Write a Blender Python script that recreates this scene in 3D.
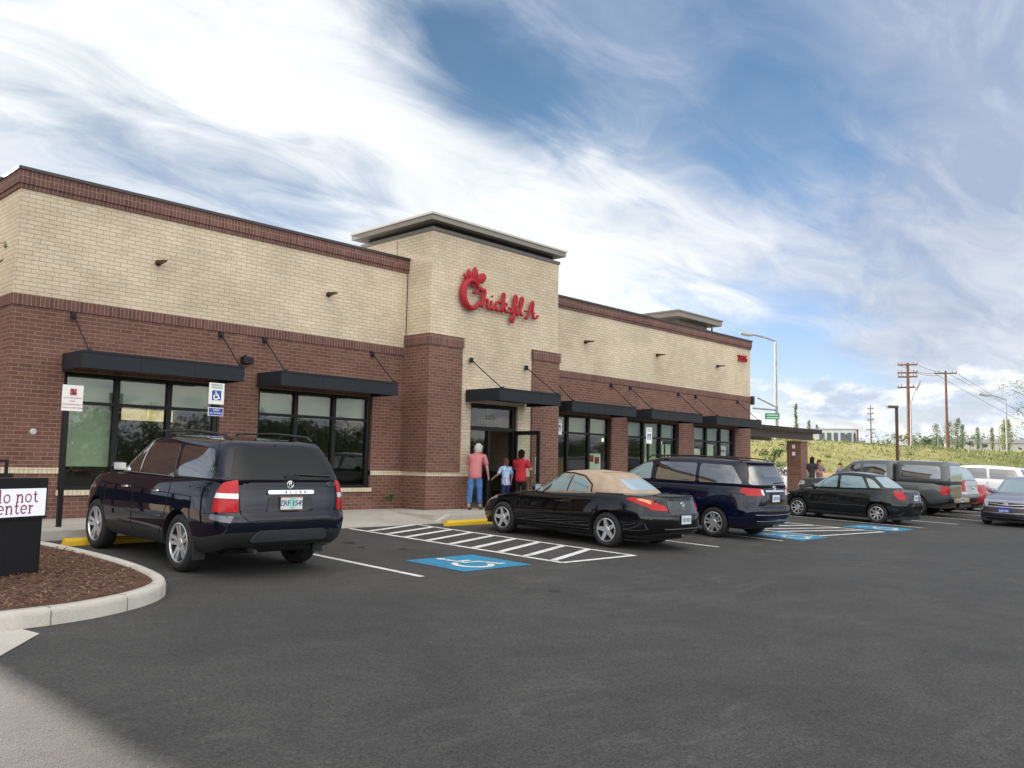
import bpy, bmesh, math, random
from math import sin, cos, pi, radians, sqrt
from mathutils import Vector, Matrix, noise
from mathutils.bvhtree import BVHTree
from mathutils.geometry import delaunay_2d_cdt
random.seed(7)
scene = bpy.context.scene
for o in list(bpy.data.objects): bpy.data.objects.remove(o)
COL = scene.collection
# ------------------------------------------------------------------ camera
CAMH = 1.2
F_PX, YAW, PITCH, ROLL = 859.1, radians(43.5355), radians(5.2413), radians(1.1750)
fw = Vector((cos(YAW)*cos(PITCH), sin(YAW)*cos(PITCH), sin(PITCH)))
r0 = Vector((sin(YAW), -cos(YAW), 0)); u0 = r0.cross(fw)
rt = cos(ROLL)*r0 + sin(ROLL)*u0; up = -sin(ROLL)*r0 + cos(ROLL)*u0
cd = bpy.data.cameras.new('camera'); cam = bpy.data.objects.new('camera', cd); COL.objects.link(cam)
cd.sensor_width = 36; cd.lens = F_PX*36/1024; cd.clip_end = 6000; cd.clip_start = .05
m = Matrix((rt, up, -fw)).transposed().to_4x4(); m.translation = Vector((0, 0, CAMH)); cam.matrix_world = m
scene.camera = cam
def ray(px, py): return fw + (px-512)/F_PX*rt - (py-384)/F_PX*up
def at(px, py, depth): return Vector((0, 0, CAMH)) + ray(px, py)*depth     # a survey helper: photo sighting + real distance
# ------------------------------------------------------------------ light
SUN_EL, SUN_AZ = radians(16), math.atan2(1, -.025)      # azimuth of the sun, counter-clockwise from +X
EXPO = 1.3
scene.view_settings.view_transform = 'Standard'; scene.view_settings.look = 'None'
scene.view_settings.exposure = EXPO; scene.view_settings.gamma = 1
sl = bpy.data.lights.new('sun', 'SUN'); sl.energy = 4.2; sl.angle = radians(1.2); sl.color = (1, .91, .8)
so = bpy.data.objects.new('sun', sl); COL.objects.link(so); so.location = (0, 0, 60)
sd = Vector((cos(SUN_AZ)*cos(SUN_EL), sin(SUN_AZ)*cos(SUN_EL), sin(SUN_EL)))
so.rotation_euler = sd.to_track_quat('Z', 'Y').to_euler()
# ------------------------------------------------------------------ node helper
class NT:
    def __init__(s, nt): s.nt = nt; s.n = nt.nodes; s.l = nt.links
    def new(s, t, **k):
        n = s.n.new(t)
        for a, b in k.items(): setattr(n, a, b)
        return n
    def put(s, sock, v):
        if isinstance(v, bpy.types.NodeSocket): s.l.new(v, sock)
        elif v is not None: sock.default_value = v
    def math(s, op, a, b=None, c=None, clamp=False):
        n = s.new('ShaderNodeMath', operation=op, use_clamp=clamp); s.put(n.inputs[0], a); s.put(n.inputs[1], b)
        if c is not None: s.put(n.inputs[2], c)
        return n.outputs[0]
    def vmath(s, op, a, b=None):
        n = s.new('ShaderNodeVectorMath', operation=op); s.put(n.inputs[0], a)
        if b is not None: s.put(n.inputs[1], b)
        return n.outputs['Value'] if op in ('DOT_PRODUCT', 'LENGTH') else n.outputs[0]
    def mix(s, f, a, b):
        n = s.new('ShaderNodeMix', data_type='RGBA'); s.put(n.inputs[0], f); s.put(n.inputs[6], a); s.put(n.inputs[7], b); return n.outputs[2]
    def ramp(s, v, lo, hi, a=0., b=1., smooth=True):
        n = s.new('ShaderNodeMapRange', interpolation_type='SMOOTHSTEP' if smooth else 'LINEAR')
        s.put(n.inputs[0], v); s.put(n.inputs[1], lo); s.put(n.inputs[2], hi); s.put(n.inputs[3], a); s.put(n.inputs[4], b); return n.outputs[0]
    def noise(s, vec, scale, detail=4, rough=.5, dist=0):
        n = s.new('ShaderNodeTexNoise'); s.put(n.inputs['Vector'], vec); n.inputs['Scale'].default_value = scale
        n.inputs['Detail'].default_value = detail; n.inputs['Roughness'].default_value = rough; n.inputs['Distortion'].default_value = dist
        return n
def C4(c): return (c[0], c[1], c[2], 1)
def s2l(r, g, b): return tuple(((v/255+.055)/1.055)**2.4 if v > 10 else v/255/12.92 for v in (r, g, b))
# ------------------------------------------------------------------ world
W = bpy.data.worlds.new('World'); scene.world = W; W.use_nodes = True
N = NT(W.node_tree); N.n.clear()
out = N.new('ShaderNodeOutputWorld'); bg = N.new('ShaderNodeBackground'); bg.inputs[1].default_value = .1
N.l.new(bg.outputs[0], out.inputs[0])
tc = N.new('ShaderNodeTexCoord').outputs['Generated']
dirn = N.vmath('NORMALIZE', tc)
sky = N.new('ShaderNodeTexSky', sky_type='NISHITA'); sky.sun_disc = False
sky.sun_elevation = SUN_EL; sky.sun_rotation = math.atan2(sd.x, sd.y); sky.air_density = 1.1; sky.dust_density = .6; sky.ozone_density = 2
sep = N.new('ShaderNodeSeparateXYZ'); N.l.new(dirn, sep.inputs[0]); z = sep.outputs[2]
zc = N.math('ADD', N.math('MAXIMUM', z, 0), .16)
cmb = N.new('ShaderNodeCombineXYZ'); N.put(cmb.inputs[0], N.math('DIVIDE', sep.outputs[0], zc)); N.put(cmb.inputs[1], N.math('DIVIDE', sep.outputs[1], zc))
P = cmb.outputs[0]
mp = N.new('ShaderNodeMapping'); N.l.new(P, mp.inputs[0]); mp.inputs['Rotation'].default_value = (0, 0, radians(-8)); mp.inputs['Scale'].default_value = (.75, 1.7, 1)
big = N.noise(mp.outputs[0], .9, 6, .52, .5).outputs['Fac']
fine = N.noise(mp.outputs[0], 3.2, 9, .6, .9).outputs['Fac']
wn = N.noise(P, 1.1, 4, .5); warp = N.vmath('SUBTRACT', wn.outputs['Color'], (.5, .5, .5))
wv = N.new('ShaderNodeVectorMath', operation='SCALE'); N.l.new(warp, wv.inputs[0]); wv.inputs[3].default_value = .3
dw = N.vmath('NORMALIZE', N.vmath('ADD', dirn, wv.outputs[0]))
def blobs(lst):
    acc = None
    for px, py, sig, w in lst:
        d = ray(px, py).normalized(); dot = N.vmath('DOT_PRODUCT', dw, tuple(d))
        ang2 = N.math('MULTIPLY', N.math('SUBTRACT', 1, dot), -1/(radians(sig)**2))   # 1-cos ~ a^2/2
        g = N.math('MULTIPLY', N.math('EXPONENT', ang2), w); acc = g if acc is None else N.math('ADD', acc, g)
    return acc
cov = blobs([(20, 40, 9, .35), (200, 100, 7, .35), (330, 160, 6, .4), (450, 200, 5, .5), (600, 205, 5, .5), (720, 200, 5, .45), (860, 225, 6, .35), (980, 240, 7, .35),
             (530, 120, 4, -.5), (450, 70, 4.5, -.5), (590, 115, 4, -.45), (720, 120, 4.5, -.5), (810, 90, 5, -.42), (870, 145, 5, -.45), (430, 30, 3, -.3), (640, 70, 3, .3), (960, 30, 8, .25), (700, 30, 6, .1),
             (230, 205, 4.5, -.5), (300, 215, 3.5, -.5), (370, 235, 3, -.3), (90, 165, 3, -.35), (40, 110, 3.5, -.25), (760, 365, 4, -.6), (690, 265, 3.5, -.3), (820, 305, 3, -.5), (900, 305, 3, -.3), (850, 400, 4, -.5), (960, 330, 6, .3)])
over = N.ramp(z, .5, .75)
cov = N.math('ADD', cov, N.math('MULTIPLY', over, .5))
cov = N.math('ADD', N.math('ADD', cov, .74), N.math('ADD', N.math('MULTIPLY', N.math('SUBTRACT', big, .5), 1.1), N.math('MULTIPLY', N.math('SUBTRACT', fine, .5), 1.15)))
mask = N.ramp(cov, .0, 1.15)
# low cumulus heads near the horizon
mp2 = N.new('ShaderNodeMapping'); N.l.new(dirn, mp2.inputs[0]); mp2.inputs['Scale'].default_value = (1, 1, 2.4)
cu = N.noise(mp2.outputs[0], 9, 7, .58, .3).outputs['Fac']
cum = N.ramp(N.math('ADD', cu, N.ramp(z, .02, .17, .12, -.2)), .46, .55)
cumz = N.math('MULTIPLY', cum, N.ramp(z, .18, .11, 0., 1.))
# cloud shade: bright near the sun, lavender grey overhead to the right
shade = blobs([(30, 40, 10, .35), (300, 140, 7, .35), (560, 230, 7, .5), (760, 205, 5, .3), (620, 320, 7, .35), (800, 70, 10, -.38), (960, 90, 9, -.2), (950, 300, 8, -.05), (580, 60, 8, -.4)])
shade = N.math('ADD', N.math('ADD', shade, .42), N.math('MULTIPLY', N.math('SUBTRACT', fine, .5), .9))
back = N.ramp(N.vmath('DOT_PRODUCT', dirn, (-.55, -.83, .0)), -.2, .7)  # unseen sky behind the camera, brightened to light the facade
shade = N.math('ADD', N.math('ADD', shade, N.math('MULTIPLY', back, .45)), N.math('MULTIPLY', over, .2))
ccol = N.mix(N.ramp(shade, 0, 1.1, smooth=False), C4((1.7, 2.05, 2.75)), C4((4.9, 4.95, 4.85)))
cucol = N.mix(N.ramp(N.noise(mp2.outputs[0], 14, 5, .6).outputs['Fac'], .4, .62), C4((2.5, 2.9, 3.6)), C4((4.6, 4.7, 4.7)))
skyc = N.mix(1., sky.outputs[0], sky.outputs[0])
tint = N.new('ShaderNodeMix', data_type='RGBA', blend_type='MULTIPLY'); tint.inputs[0].default_value = 1
N.l.new(sky.outputs[0], tint.inputs[6]); nearsun = N.ramp(N.vmath('DOT_PRODUCT', dirn, tuple(sd)), .35, 1., 1., .45)
tn = N.new('ShaderNodeVectorMath', operation='SCALE'); N.l.new(N.mix(N.ramp(z, .04, .42), C4((.72, .73, 1.0)), C4((.47, .58, .66))), tn.inputs[0]); N.l.new(nearsun, tn.inputs[3]); N.l.new(tn.outputs[0], tint.inputs[7])
c1 = N.mix(mask, tint.outputs[2], ccol); c2 = N.mix(cumz, c1, cucol)
fin = N.new('ShaderNodeMix', data_type='RGBA', blend_type='MULTIPLY'); fin.inputs[0].default_value = 1; N.l.new(c2, fin.inputs[6])
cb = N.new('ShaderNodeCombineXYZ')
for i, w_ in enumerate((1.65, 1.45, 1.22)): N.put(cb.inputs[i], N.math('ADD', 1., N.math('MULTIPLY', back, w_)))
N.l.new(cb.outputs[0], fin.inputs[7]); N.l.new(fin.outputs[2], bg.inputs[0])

# ------------------------------------------------------------------ materials
MATS = {}
def pmat(name, col, rough=.6, metal=0, coat=0, emis=None, es=0, spec=.5, bump=None, var=None, alpha=1):
    if name in MATS: return MATS[name]
    m = bpy.data.materials.new(name); m.use_nodes = True; n = NT(m.node_tree); b = n.n['Principled BSDF']
    b.inputs['Base Color'].default_value = C4(col); b.inputs['Roughness'].default_value = rough; b.inputs['Metallic'].default_value = metal
    b.inputs['Coat Weight'].default_value = coat; b.inputs['Coat Roughness'].default_value = .03; b.inputs['Specular IOR Level'].default_value = spec
    if emis: b.inputs['Emission Color'].default_value = C4(emis); b.inputs['Emission Strength'].default_value = es
    if var or bump:
        t = n.new('ShaderNodeTexCoord').outputs['Object']
        if var:
            f = n.noise(t, var[0], 6, .6).outputs['Fac']
            n.l.new(n.mix(n.ramp(f, .3, .7), C4(tuple(c*(1-var[1]) for c in col)), C4(tuple(min(1, c*(1+var[1])) for c in col))), b.inputs['Base Color'])
        if bump:
            f = n.noise(t, bump[0], 5, .6).outputs['Fac']; bn = n.new('ShaderNodeBump'); bn.inputs['Strength'].default_value = bump[1]; bn.inputs['Distance'].default_value = bump[2]
            n.l.new(f, bn.inputs['Height']); n.l.new(bn.outputs[0], b.inputs['Normal'])
    MATS[name] = m; return m
def brick(name, c1, c2, mortar, bw, rh, ms=.011, offset=.5, bias=0, dirt=.15):
    m = bpy.data.materials.new(name); m.use_nodes = True; n = NT(m.node_tree); b = n.n['Principled BSDF']
    t = n.new('ShaderNodeTexCoord').outputs['Object']; s = n.new('ShaderNodeSeparateXYZ'); n.l.new(t, s.inputs[0])
    g = n.new('ShaderNodeNewGeometry'); sn = n.new('ShaderNodeSeparateXYZ'); n.l.new(g.outputs['True Normal'], sn.inputs[0])
    isx = n.math('GREATER_THAN', n.math('ABSOLUTE', sn.outputs[0]), .5)
    u = n.new('ShaderNodeMix'); n.put(u.inputs[0], isx); n.put(u.inputs[2], s.outputs[0]); n.put(u.inputs[3], s.outputs[1])
    c = n.new('ShaderNodeCombineXYZ'); n.put(c.inputs[0], u.outputs[0]); n.put(c.inputs[1], s.outputs[2])
    br = n.new('ShaderNodeTexBrick', offset=offset); n.l.new(c.outputs[0], br.inputs[0])
    br.inputs['Color1'].default_value = C4(c1); br.inputs['Color2'].default_value = C4(c2); br.inputs['Mortar'].default_value = C4(mortar)
    br.inputs['Scale'].default_value = 1; br.inputs['Mortar Size'].default_value = ms/2; br.inputs['Mortar Smooth'].default_value = .2
    br.inputs['Bias'].default_value = bias; br.inputs['Brick Width'].default_value = bw; br.inputs['Row Height'].default_value = rh
    f = n.noise(t, .9, 6, .6).outputs['Fac']; f2 = n.noise(t, 30, 3, .6).outputs['Fac']
    k = n.math('ADD', n.ramp(f, .25, .75, 1-dirt, 1+dirt), n.ramp(f2, .2, .8, -.12, .12))
    kc = n.new('ShaderNodeCombineXYZ'); [n.put(kc.inputs[i], k) for i in range(3)]
    mm = n.new('ShaderNodeMix', data_type='RGBA', blend_type='MULTIPLY'); mm.inputs[0].default_value = 1; n.l.new(br.outputs[0], mm.inputs[6]); n.l.new(kc.outputs[0], mm.inputs[7])
    n.l.new(mm.outputs[2], b.inputs['Base Color']); b.inputs['Roughness'].default_value = .85
    h = n.math('ADD', n.math('MULTIPLY', br.outputs['Fac'], -1), n.math('MULTIPLY', f2, .4))
    bn = n.new('ShaderNodeBump'); bn.inputs['Strength'].default_value = .6; bn.inputs['Distance'].default_value = .006; n.l.new(h, bn.inputs['Height']); n.l.new(bn.outputs[0], b.inputs['Normal'])
    MATS[name] = m; return m
BROWN = brick('brown brick', (.118, .05, .037), (.165, .077, .056), (.25, .18, .14), .235, .0762)
CREAM = brick('cream brick', (.535, .448, .325), (.60, .51, .378), (.31, .25, .185), .245, .0815, .011)
SOLD = brick('brown soldier', (.1, .042, .036), (.15, .068, .055), (.27, .19, .155), .0762, .24, .012, 0)
LBAND = brick('cream rowlock', (.55, .46, .33), (.62, .53, .39), (.3, .25, .2), .0762, .3, .01, 0)
def road(name, col, sp, stain=.3, rough=.85):
    m = bpy.data.materials.new(name); m.use_nodes = True; n = NT(m.node_tree); b = n.n['Principled BSDF']
    t = n.new('ShaderNodeTexCoord').outputs['Object']
    a = n.noise(t, .5, 8, .68, .6).outputs['Fac']; d = n.noise(t, 2.3, 6, .65).outputs['Fac']
    v = n.new('ShaderNodeTexVoronoi'); v.inputs['Scale'].default_value = 85; n.l.new(t, v.inputs['Vector'])
    gr = n.new('ShaderNodeSeparateColor'); n.l.new(v.outputs['Color'], gr.inputs[0])
    k = n.math('MULTIPLY', n.ramp(a, .3, .72, 1-stain, 1+stain), n.ramp(d, .3, .75, 1-stain*.5, 1+stain*.6))
    k = n.math('MULTIPLY', k, n.ramp(gr.outputs[0], 0, 1, 1-sp, 1+sp, False))
    spk = n.ramp(gr.outputs[1], .985, 1., 0, 1.6); k = n.math('ADD', k, n.math('MULTIPLY', spk, sp))
    mpx = n.new('ShaderNodeMapping'); n.l.new(t, mpx.inputs[0]); mpx.inputs['Scale'].default_value = (1, 2.6, 1); mpx.inputs['Rotation'].default_value = (0, 0, .5)
    sc_ = n.math('MULTIPLY', n.ramp(n.noise(mpx.outputs[0], 1.1, 9, .75, .8).outputs['Fac'], .5, .68), n.ramp(n.noise(t, .22, 3, .5).outputs['Fac'], .42, .6)); k = n.math('ADD', k, n.math('MULTIPLY', sc_, stain*3.2))
    kc = n.new('ShaderNodeCombineXYZ'); [n.put(kc.inputs[i], k) for i in range(3)]
    mm = n.new('ShaderNodeMix', data_type='RGBA', blend_type='MULTIPLY'); mm.inputs[0].default_value = 1; mm.inputs[6].default_value = C4(col); n.l.new(kc.outputs[0], mm.inputs[7])
    n.l.new(mm.outputs[2], b.inputs['Base Color']); b.inputs['Roughness'].default_value = rough
    bn = n.new('ShaderNodeBump'); bn.inputs['Strength'].default_value = .5; bn.inputs['Distance'].default_value = .004; n.l.new(v.outputs['Distance'], bn.inputs['Height']); n.l.new(bn.outputs[0], b.inputs['Normal'])
    MATS[name] = m; return m
ASPH = road('asphalt', (.042, .0405, .039), .5, .2)
CONC = road('concrete', (.39, .37, .33), .07, .12, .8)
CURBM = road('curb concrete', (.47, .445, .395), .06, .1, .8)
def paint_mat(name, col, wear=.35):
    m = bpy.data.materials.new(name); m.use_nodes = True; n = NT(m.node_tree); b = n.n['Principled BSDF']
    t = n.new('ShaderNodeTexCoord').outputs['Object']; f = n.noise(t, 9, 8, .7).outputs['Fac']; f2 = n.noise(t, 1.4, 5, .6).outputs['Fac']
    k = n.ramp(n.math('ADD', f, n.math('MULTIPLY', f2, .4)), .78+.3*(1-wear)-.2, 1.0+.3*(1-wear)-.1)
    n.l.new(n.mix(k, C4(col), C4((.07, .07, .07))), b.inputs['Base Color']); b.inputs['Roughness'].default_value = .6
    MATS[name] = m; return m
WPAINT = paint_mat('white road paint', (.72, .73, .71), .68); BPAINT = paint_mat('blue road paint', (.01, .22, .40), .68); YPAINT = paint_mat('yellow paint', (.72, .45, .02), .25)
BLACKM = pmat('black metal', (.012, .012, .014), .5, spec=.25, bump=(40, .1, .002)); AWN = pmat('awning metal', (.018, .021, .027), .5, 0, spec=.2)
DARKB = pmat('dark bronze frame', (.009, .008, .008), .5, spec=.3); COPE = pmat('dark coping', (.035, .033, .03), .4, .2)
CORN = pmat('cornice panel', (.22, .2, .175), .5, var=(1.5, .1)); CORNT = pmat('cornice cap', (.5, .47, .4), .5); REDS = pmat('sign red', (.36, .017, .03), .45, spec=.25)
GALV = pmat('galvanised steel', (.3, .31, .32), .5, .6, var=(3, .2)); WOODP = pmat('pole wood', (.16, .085, .06), .85, var=(4, .35)); WHITE = pmat('white paint', (.78, .78, .76), .5)
TYRE = pmat('tyre rubber', (.014, .014, .015), .8); RIM = pmat('alloy rim', (.62, .63, .65), .3, .75); CHROME = pmat('chrome', (.75, .76, .78), .12, 1)
PLAST = pmat('black plastic', (.016, .016, .018), .55); REDL = pmat('red lamp', (.42, .004, .008), .3, coat=.4, spec=.2); CLEARL = pmat('clear lamp', (.6, .62, .62), .1, .4, 1); AMBER = pmat('amber lamp', (.7, .2, .03), .15, coat=1)
PLATE = pmat('plate white', (.6, .66, .72), .45); BLUES = pmat('sign blue', (.015, .06, .3), .45); INK = pmat('dark ink', (.03, .03, .09), .6); SEAM = pmat('seam', (.004, .004, .005), .8)
GREENS = pmat('sign green', (.01, .22, .12), .5); MULCH = pmat('mulch', (.095, .043, .026), .95, var=(22, .6), bump=(35, 1, .02))
def glassmat(name, tint, ior, rough=.0):
    m = bpy.data.materials.new(name); m.use_nodes = True; n = NT(m.node_tree); n.n.clear(); o = n.new('ShaderNodeOutputMaterial')
    t = n.new('ShaderNodeBsdfTransparent'); t.inputs[0].default_value = C4(tint); g = n.new('ShaderNodeBsdfGlossy'); g.inputs['Roughness'].default_value = rough
    fr = n.new('ShaderNodeFresnel'); fr.inputs[0].default_value = ior; mx = n.new('ShaderNodeMixShader')
    gg = n.new('ShaderNodeNewGeometry'); n.l.new(n.math('MULTIPLY', fr.outputs[0], n.math('SUBTRACT', 1, gg.outputs['Backfacing'])), mx.inputs[0]); n.l.new(t.outputs[0], mx.inputs[1]); n.l.new(g.outputs[0], mx.inputs[2]); n.l.new(mx.outputs[0], o.inputs[0])
    MATS[name] = m; return m
WGLASS = glassmat('tinted window glass', (.8, .85, .79), 1.8, .02)
CARGLASS = pmat('car glass', (.012, .014, .016), .02, 0, .6, spec=.9); CARGLASS_D = pmat('dark rear glass', (.008, .009, .011), .04, 0, 0, spec=.35); CARGLASS_L = pmat('clear car glass', (.16, .25, .28), .03, 0, 1, spec=1.)
CARGLASS.node_tree.nodes['Principled BSDF'].inputs['IOR'].default_value = 2.1
# ------------------------------------------------------------------ mesh helpers
class MB:
    def __init__(s, sc=1): s.v = []; s.f = []; s.mi = []; s.sc = sc
    def add(s, vs, fs, mi=0, M=None):
        b = len(s.v)
        for v in vs:
            v = Vector(v)*s.sc
            s.v.append(M @ v if M else v)
        for f in fs: s.f.append([b+i for i in f]); s.mi.append(mi)
    def box(s, x0, x1, y0, y1, z0, z1, mi=0, M=None):
        s.add([(x0, y0, z0), (x1, y0, z0), (x1, y1, z0), (x0, y1, z0), (x0, y0, z1), (x1, y0, z1), (x1, y1, z1), (x0, y1, z1)],
              [(0, 3, 2, 1), (4, 5, 6, 7), (0, 1, 5, 4), (1, 2, 6, 5), (2, 3, 7, 6), (3, 0, 4, 7)], mi, M)
    def tube(s, pts, r, seg=8, mi=0, cap=True):
        pts = [Vector(p)*s.sc for p in pts]; n = len(pts); rs = [x*s.sc for x in (r if isinstance(r, (list, tuple)) else [r]*n)]; b = len(s.v); pv = None
        for i, p in enumerate(pts):
            d = (pts[min(i+1, n-1)]-pts[max(i-1, 0)]).normalized()
            a = (pv - d*pv.dot(d)).normalized() if pv is not None and (pv-d*pv.dot(d)).length > 1e-4 else d.cross(Vector((0, 0, 1)) if abs(d.z) < .9 else Vector((1, 0, 0))).normalized()
            pv = a; c = d.cross(a)
            for k in range(seg):
                t = 2*pi*k/seg; s.v.append(p + (a*cos(t)+c*sin(t))*rs[i])
        for i in range(n-1):
            for k in range(seg):
                k2 = (k+1) % seg; s.f.append([b+i*seg+k, b+i*seg+k2, b+(i+1)*seg+k2, b+(i+1)*seg+k]); s.mi.append(mi)
        if cap: s.f.append([b+k for k in range(seg)][::-1]); s.f.append([b+(n-1)*seg+k for k in range(seg)]); s.mi += [mi, mi]
    def lathe(s, prof, seg=24, mi=0, axis='Z', M=None, mis=None):
        b = len(s.v); n = len(prof)
        for r, h in prof:
            for k in range(seg):
                t = 2*pi*k/seg; a, c = r*cos(t), r*sin(t)
                v = Vector((a, c, h) if axis == 'Z' else (h, a, c))*s.sc; s.v.append(M @ v if M else v)
        for i in range(n-1):
            for k in range(seg):
                k2 = (k+1) % seg; s.f.append([b+i*seg+k, b+i*seg+k2, b+(i+1)*seg+k2, b+(i+1)*seg+k]); s.mi.append(mis[i] if mis else mi)
    def build(s, name, mats, parent=None, smooth=False, offset=None):
        me = bpy.data.meshes.new(name); me.from_pydata([tuple(v) for v in s.v], [], s.f)
        if not isinstance(mats, (list, tuple)): mats = [mats]
        for m in mats: me.materials.append(m)
        if len(mats) > 1: me.polygons.foreach_set('material_index', s.mi)
        if smooth: me.polygons.foreach_set('use_smooth', [True]*len(me.polygons))
        me.update(); return link(name, me, parent)
def link(name, me, parent=None):
    o = bpy.data.objects.new(name, me); COL.objects.link(o)
    if parent is not None:
        o.parent = parent
        if 'origin' in parent.keys(): o.location = -Vector(parent['origin'])
    return o
def autosmooth(o, ang=35):
    me = o.data; bm = bmesh.new(); bm.from_mesh(me); bmesh.ops.recalc_face_normals(bm, faces=bm.faces)
    for f in bm.faces: f.smooth = True
    for e in bm.edges:
        if len(e.link_faces) == 2 and e.calc_face_angle(0) > radians(ang): e.smooth = False
    bm.to_mesh(me); bm.free(); return o
def tag(o, label, cat, group=None):
    o['label'] = label; o['category'] = cat
    if group: o['group'] = group
    return o
def struct(o): o['kind'] = 'structure'; return o
def empty(name, label, cat, loc=(0, 0, 0), rz=0, group=None, world_children=False):
    o = bpy.data.objects.new(name, None); COL.objects.link(o); o.location = loc; o.rotation_euler = (0, 0, rz); o.empty_display_size = .2
    if world_children: o['origin'] = tuple(loc)
    return tag(o, label, cat, group)
def dup(root, loc=None, rz=None, label=None):
    r = root.copy(); COL.objects.link(r)
    if loc is not None: r.location = loc
    if rz is not None: r.rotation_euler = (0, 0, rz)
    if label: r['label'] = label
    for ch in list(root.children):
        c = ch.copy(); COL.objects.link(c); c.parent = r
        for g in list(ch.children):
            d = g.copy(); COL.objects.link(d); d.parent = c
    return r
def text_mb(txt, size, depth, M, mb=None, mi=0, spacing=1):
    c = bpy.data.curves.new('t', 'FONT'); c.body = txt; c.size = size; c.extrude = depth; c.align_x = 'CENTER'; c.align_y = 'CENTER'; c.space_character = spacing; c.resolution_u = 2
    o = bpy.data.objects.new('t', c); COL.objects.link(o); dg = bpy.context.evaluated_depsgraph_get(); me = bpy.data.meshes.new_from_object(o.evaluated_get(dg))
    mb = mb or MB(); mb.add([v.co for v in me.vertices], [list(p.vertices) for p in me.polygons], mi, M)
    bpy.data.objects.remove(o); bpy.data.curves.remove(c); bpy.data.meshes.remove(me); return mb
def spline(pts, n=6):
    out = []; P = [Vector(p) for p in pts]
    for i in range(len(P)-1):
        a, b, c, d = P[max(i-1, 0)], P[i], P[i+1], P[min(i+2, len(P)-1)]
        for k in range(n):
            t = k/n; out.append(.5*((2*b)+(c-a)*t+(2*a-5*b+4*c-d)*t*t+(3*b-a-3*c+d)*t*t*t))
    out.append(P[-1]); return out
def lerp(a, b, t): return a+(b-a)*t
def curve(pts, y):
    pts = sorted(pts)
    if y <= pts[0][0]: return pts[0][1]
    for (a, p), (b, q) in zip(pts, pts[1:]):
        if y <= b:
            t = (y-a)/(b-a); t = t*t*(3-2*t)*.5+t*.5; return lerp(p, q, t)
    return pts[-1][1]
# ------------------------------------------------------------------ ground
YC, SLOPE = 14.46, .028
def gz(y):
    y = min(y, YC); return -.15 - SLOPE*(YC-max(y, -6))
def hill(x, y):
    q = x*cos(radians(20))+y*sin(radians(20)); p = -x*sin(radians(20))+y*cos(radians(20))
    t = min(1, max(0, (q-47)/15)); t = t*t*(3-2*t); top = 3.05+.055*max(-9, min(5, p))
    return max(0, min(q, 280)-62)*.024*t + t*(top+.15*noise.noise(Vector((x*.15, y*.15, 0)))) + (noise.noise(Vector((x*.6, y*.6, 5)))*.07 if t > .02 else 0)
def axis_vals(a, b, da):
    v = []; x = a
    while x < b: v.append(x); x += da
    v.append(b); e = [b+(1.35**k)*da for k in range(1, 26)]; e2 = [a-(1.35**k)*da for k in range(1, 26)]
    return sorted([w for w in e2 if w > -2500]+v+[w for w in e if w < 2500])
xs = axis_vals(40, 76, 1.0); ys = axis_vals(-6, 46, 1.0)
mb = MB(); idx = {}
for j, y in enumerate(ys):
    for i, x in enumerate(xs):
        idx[i, j] = len(mb.v); base = gz(y)-.05 if y < YC else -.2
        mb.v.append(Vector((x, y, base+hill(x, y))))
for j in range(len(ys)-1):
    for i in range(len(xs)-1): mb.f.append([idx[i, j], idx[i+1, j], idx[i+1, j+1], idx[i, j+1]]); mb.mi.append(0)
gm = bpy.data.materials.new('grass ground'); gm.use_nodes = True; n = NT(gm.node_tree); t = n.new('ShaderNodeTexCoord').outputs['Object']
f = n.noise(t, .16, 6, .6).outputs['Fac']; f2 = n.noise(t, 1.6, 6, .65).outputs['Fac']; sx = n.new('ShaderNodeSeparateXYZ'); n.l.new(t, sx.inputs[0])
c1 = n.mix(n.ramp(f, .4, .6), C4((.17, .19, .055)), C4((.29, .27, .1))); dry = n.math('ADD', n.ramp(sx.outputs[2], 1.7, .5), n.math('SUBTRACT', f2, .75))
c2 = n.mix(n.ramp(dry, .1, .5), c1, C4((.38, .27, .12))); c3 = n.mix(n.ramp(f2, .55, .8), c2, C4((.09, .12, .03)))
n.l.new(c3, n.n['Principled BSDF'].inputs['Base Color']); n.n['Principled BSDF'].inputs['Roughness'].default_value = .95; MATS['grass ground'] = gm
ground = struct(mb.build('ground', gm, smooth=True))
mb = MB(); YS = [-60, -6, 0, YC]
for i, y in enumerate(YS): mb.v += [Vector((-30, y, gz(y))), Vector((47, y, gz(y)))]
for i in range(3): mb.f.append([2*i, 2*i+1, 2*i+3, 2*i+2]); mb.mi.append(0)
struct(mb.build('parking_lot', ASPH))
def lotpoly(mb, pts, dz, mi=0): mb.add([(x, y, gz(y)+dz) for x, y in pts], [list(range(len(pts)))], mi)
def stripe(mb, a, b, w, dz=.004):
    a = Vector(a); b = Vector(b); d = (b-a).normalized(); nn = Vector((-d.y, d.x))*w/2; k = 6
    for i in range(k):
        p, q = a.lerp(b, i/k), a.lerp(b, (i+1)/k); lotpoly(mb, [p-nn, q-nn, q+nn, p+nn], dz)
mb = MB()
for x, y0, y1 in [(7.52, 8.7, 14.2), (10.28, 8.62, 14.1), (12.1, 8.58, 14.25), (14.75, 8.5, 13.9), (17.2, 8.4, 13.9), (19.2, 8.45, 14.2), (22.1, 8.1, 14.2), (24.75, 8.05, 14.2), (27.5, 8.0, 14.2), (30.2, 7.95, 14.2), (33.3, 8.4, 14.2), (35.9, 8.4, 14.2), (38.6, 8.4, 14.2), (41.3, 8.4, 14.2)]:
    stripe(mb, (x, y0), (x, y1), .1)
stripe(mb, (10.28, 8.62), (12.14, 8.58), .1, .0045); stripe(mb, (19.2, 8.5), (22.1, 8.15), .1, .0045)
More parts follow.
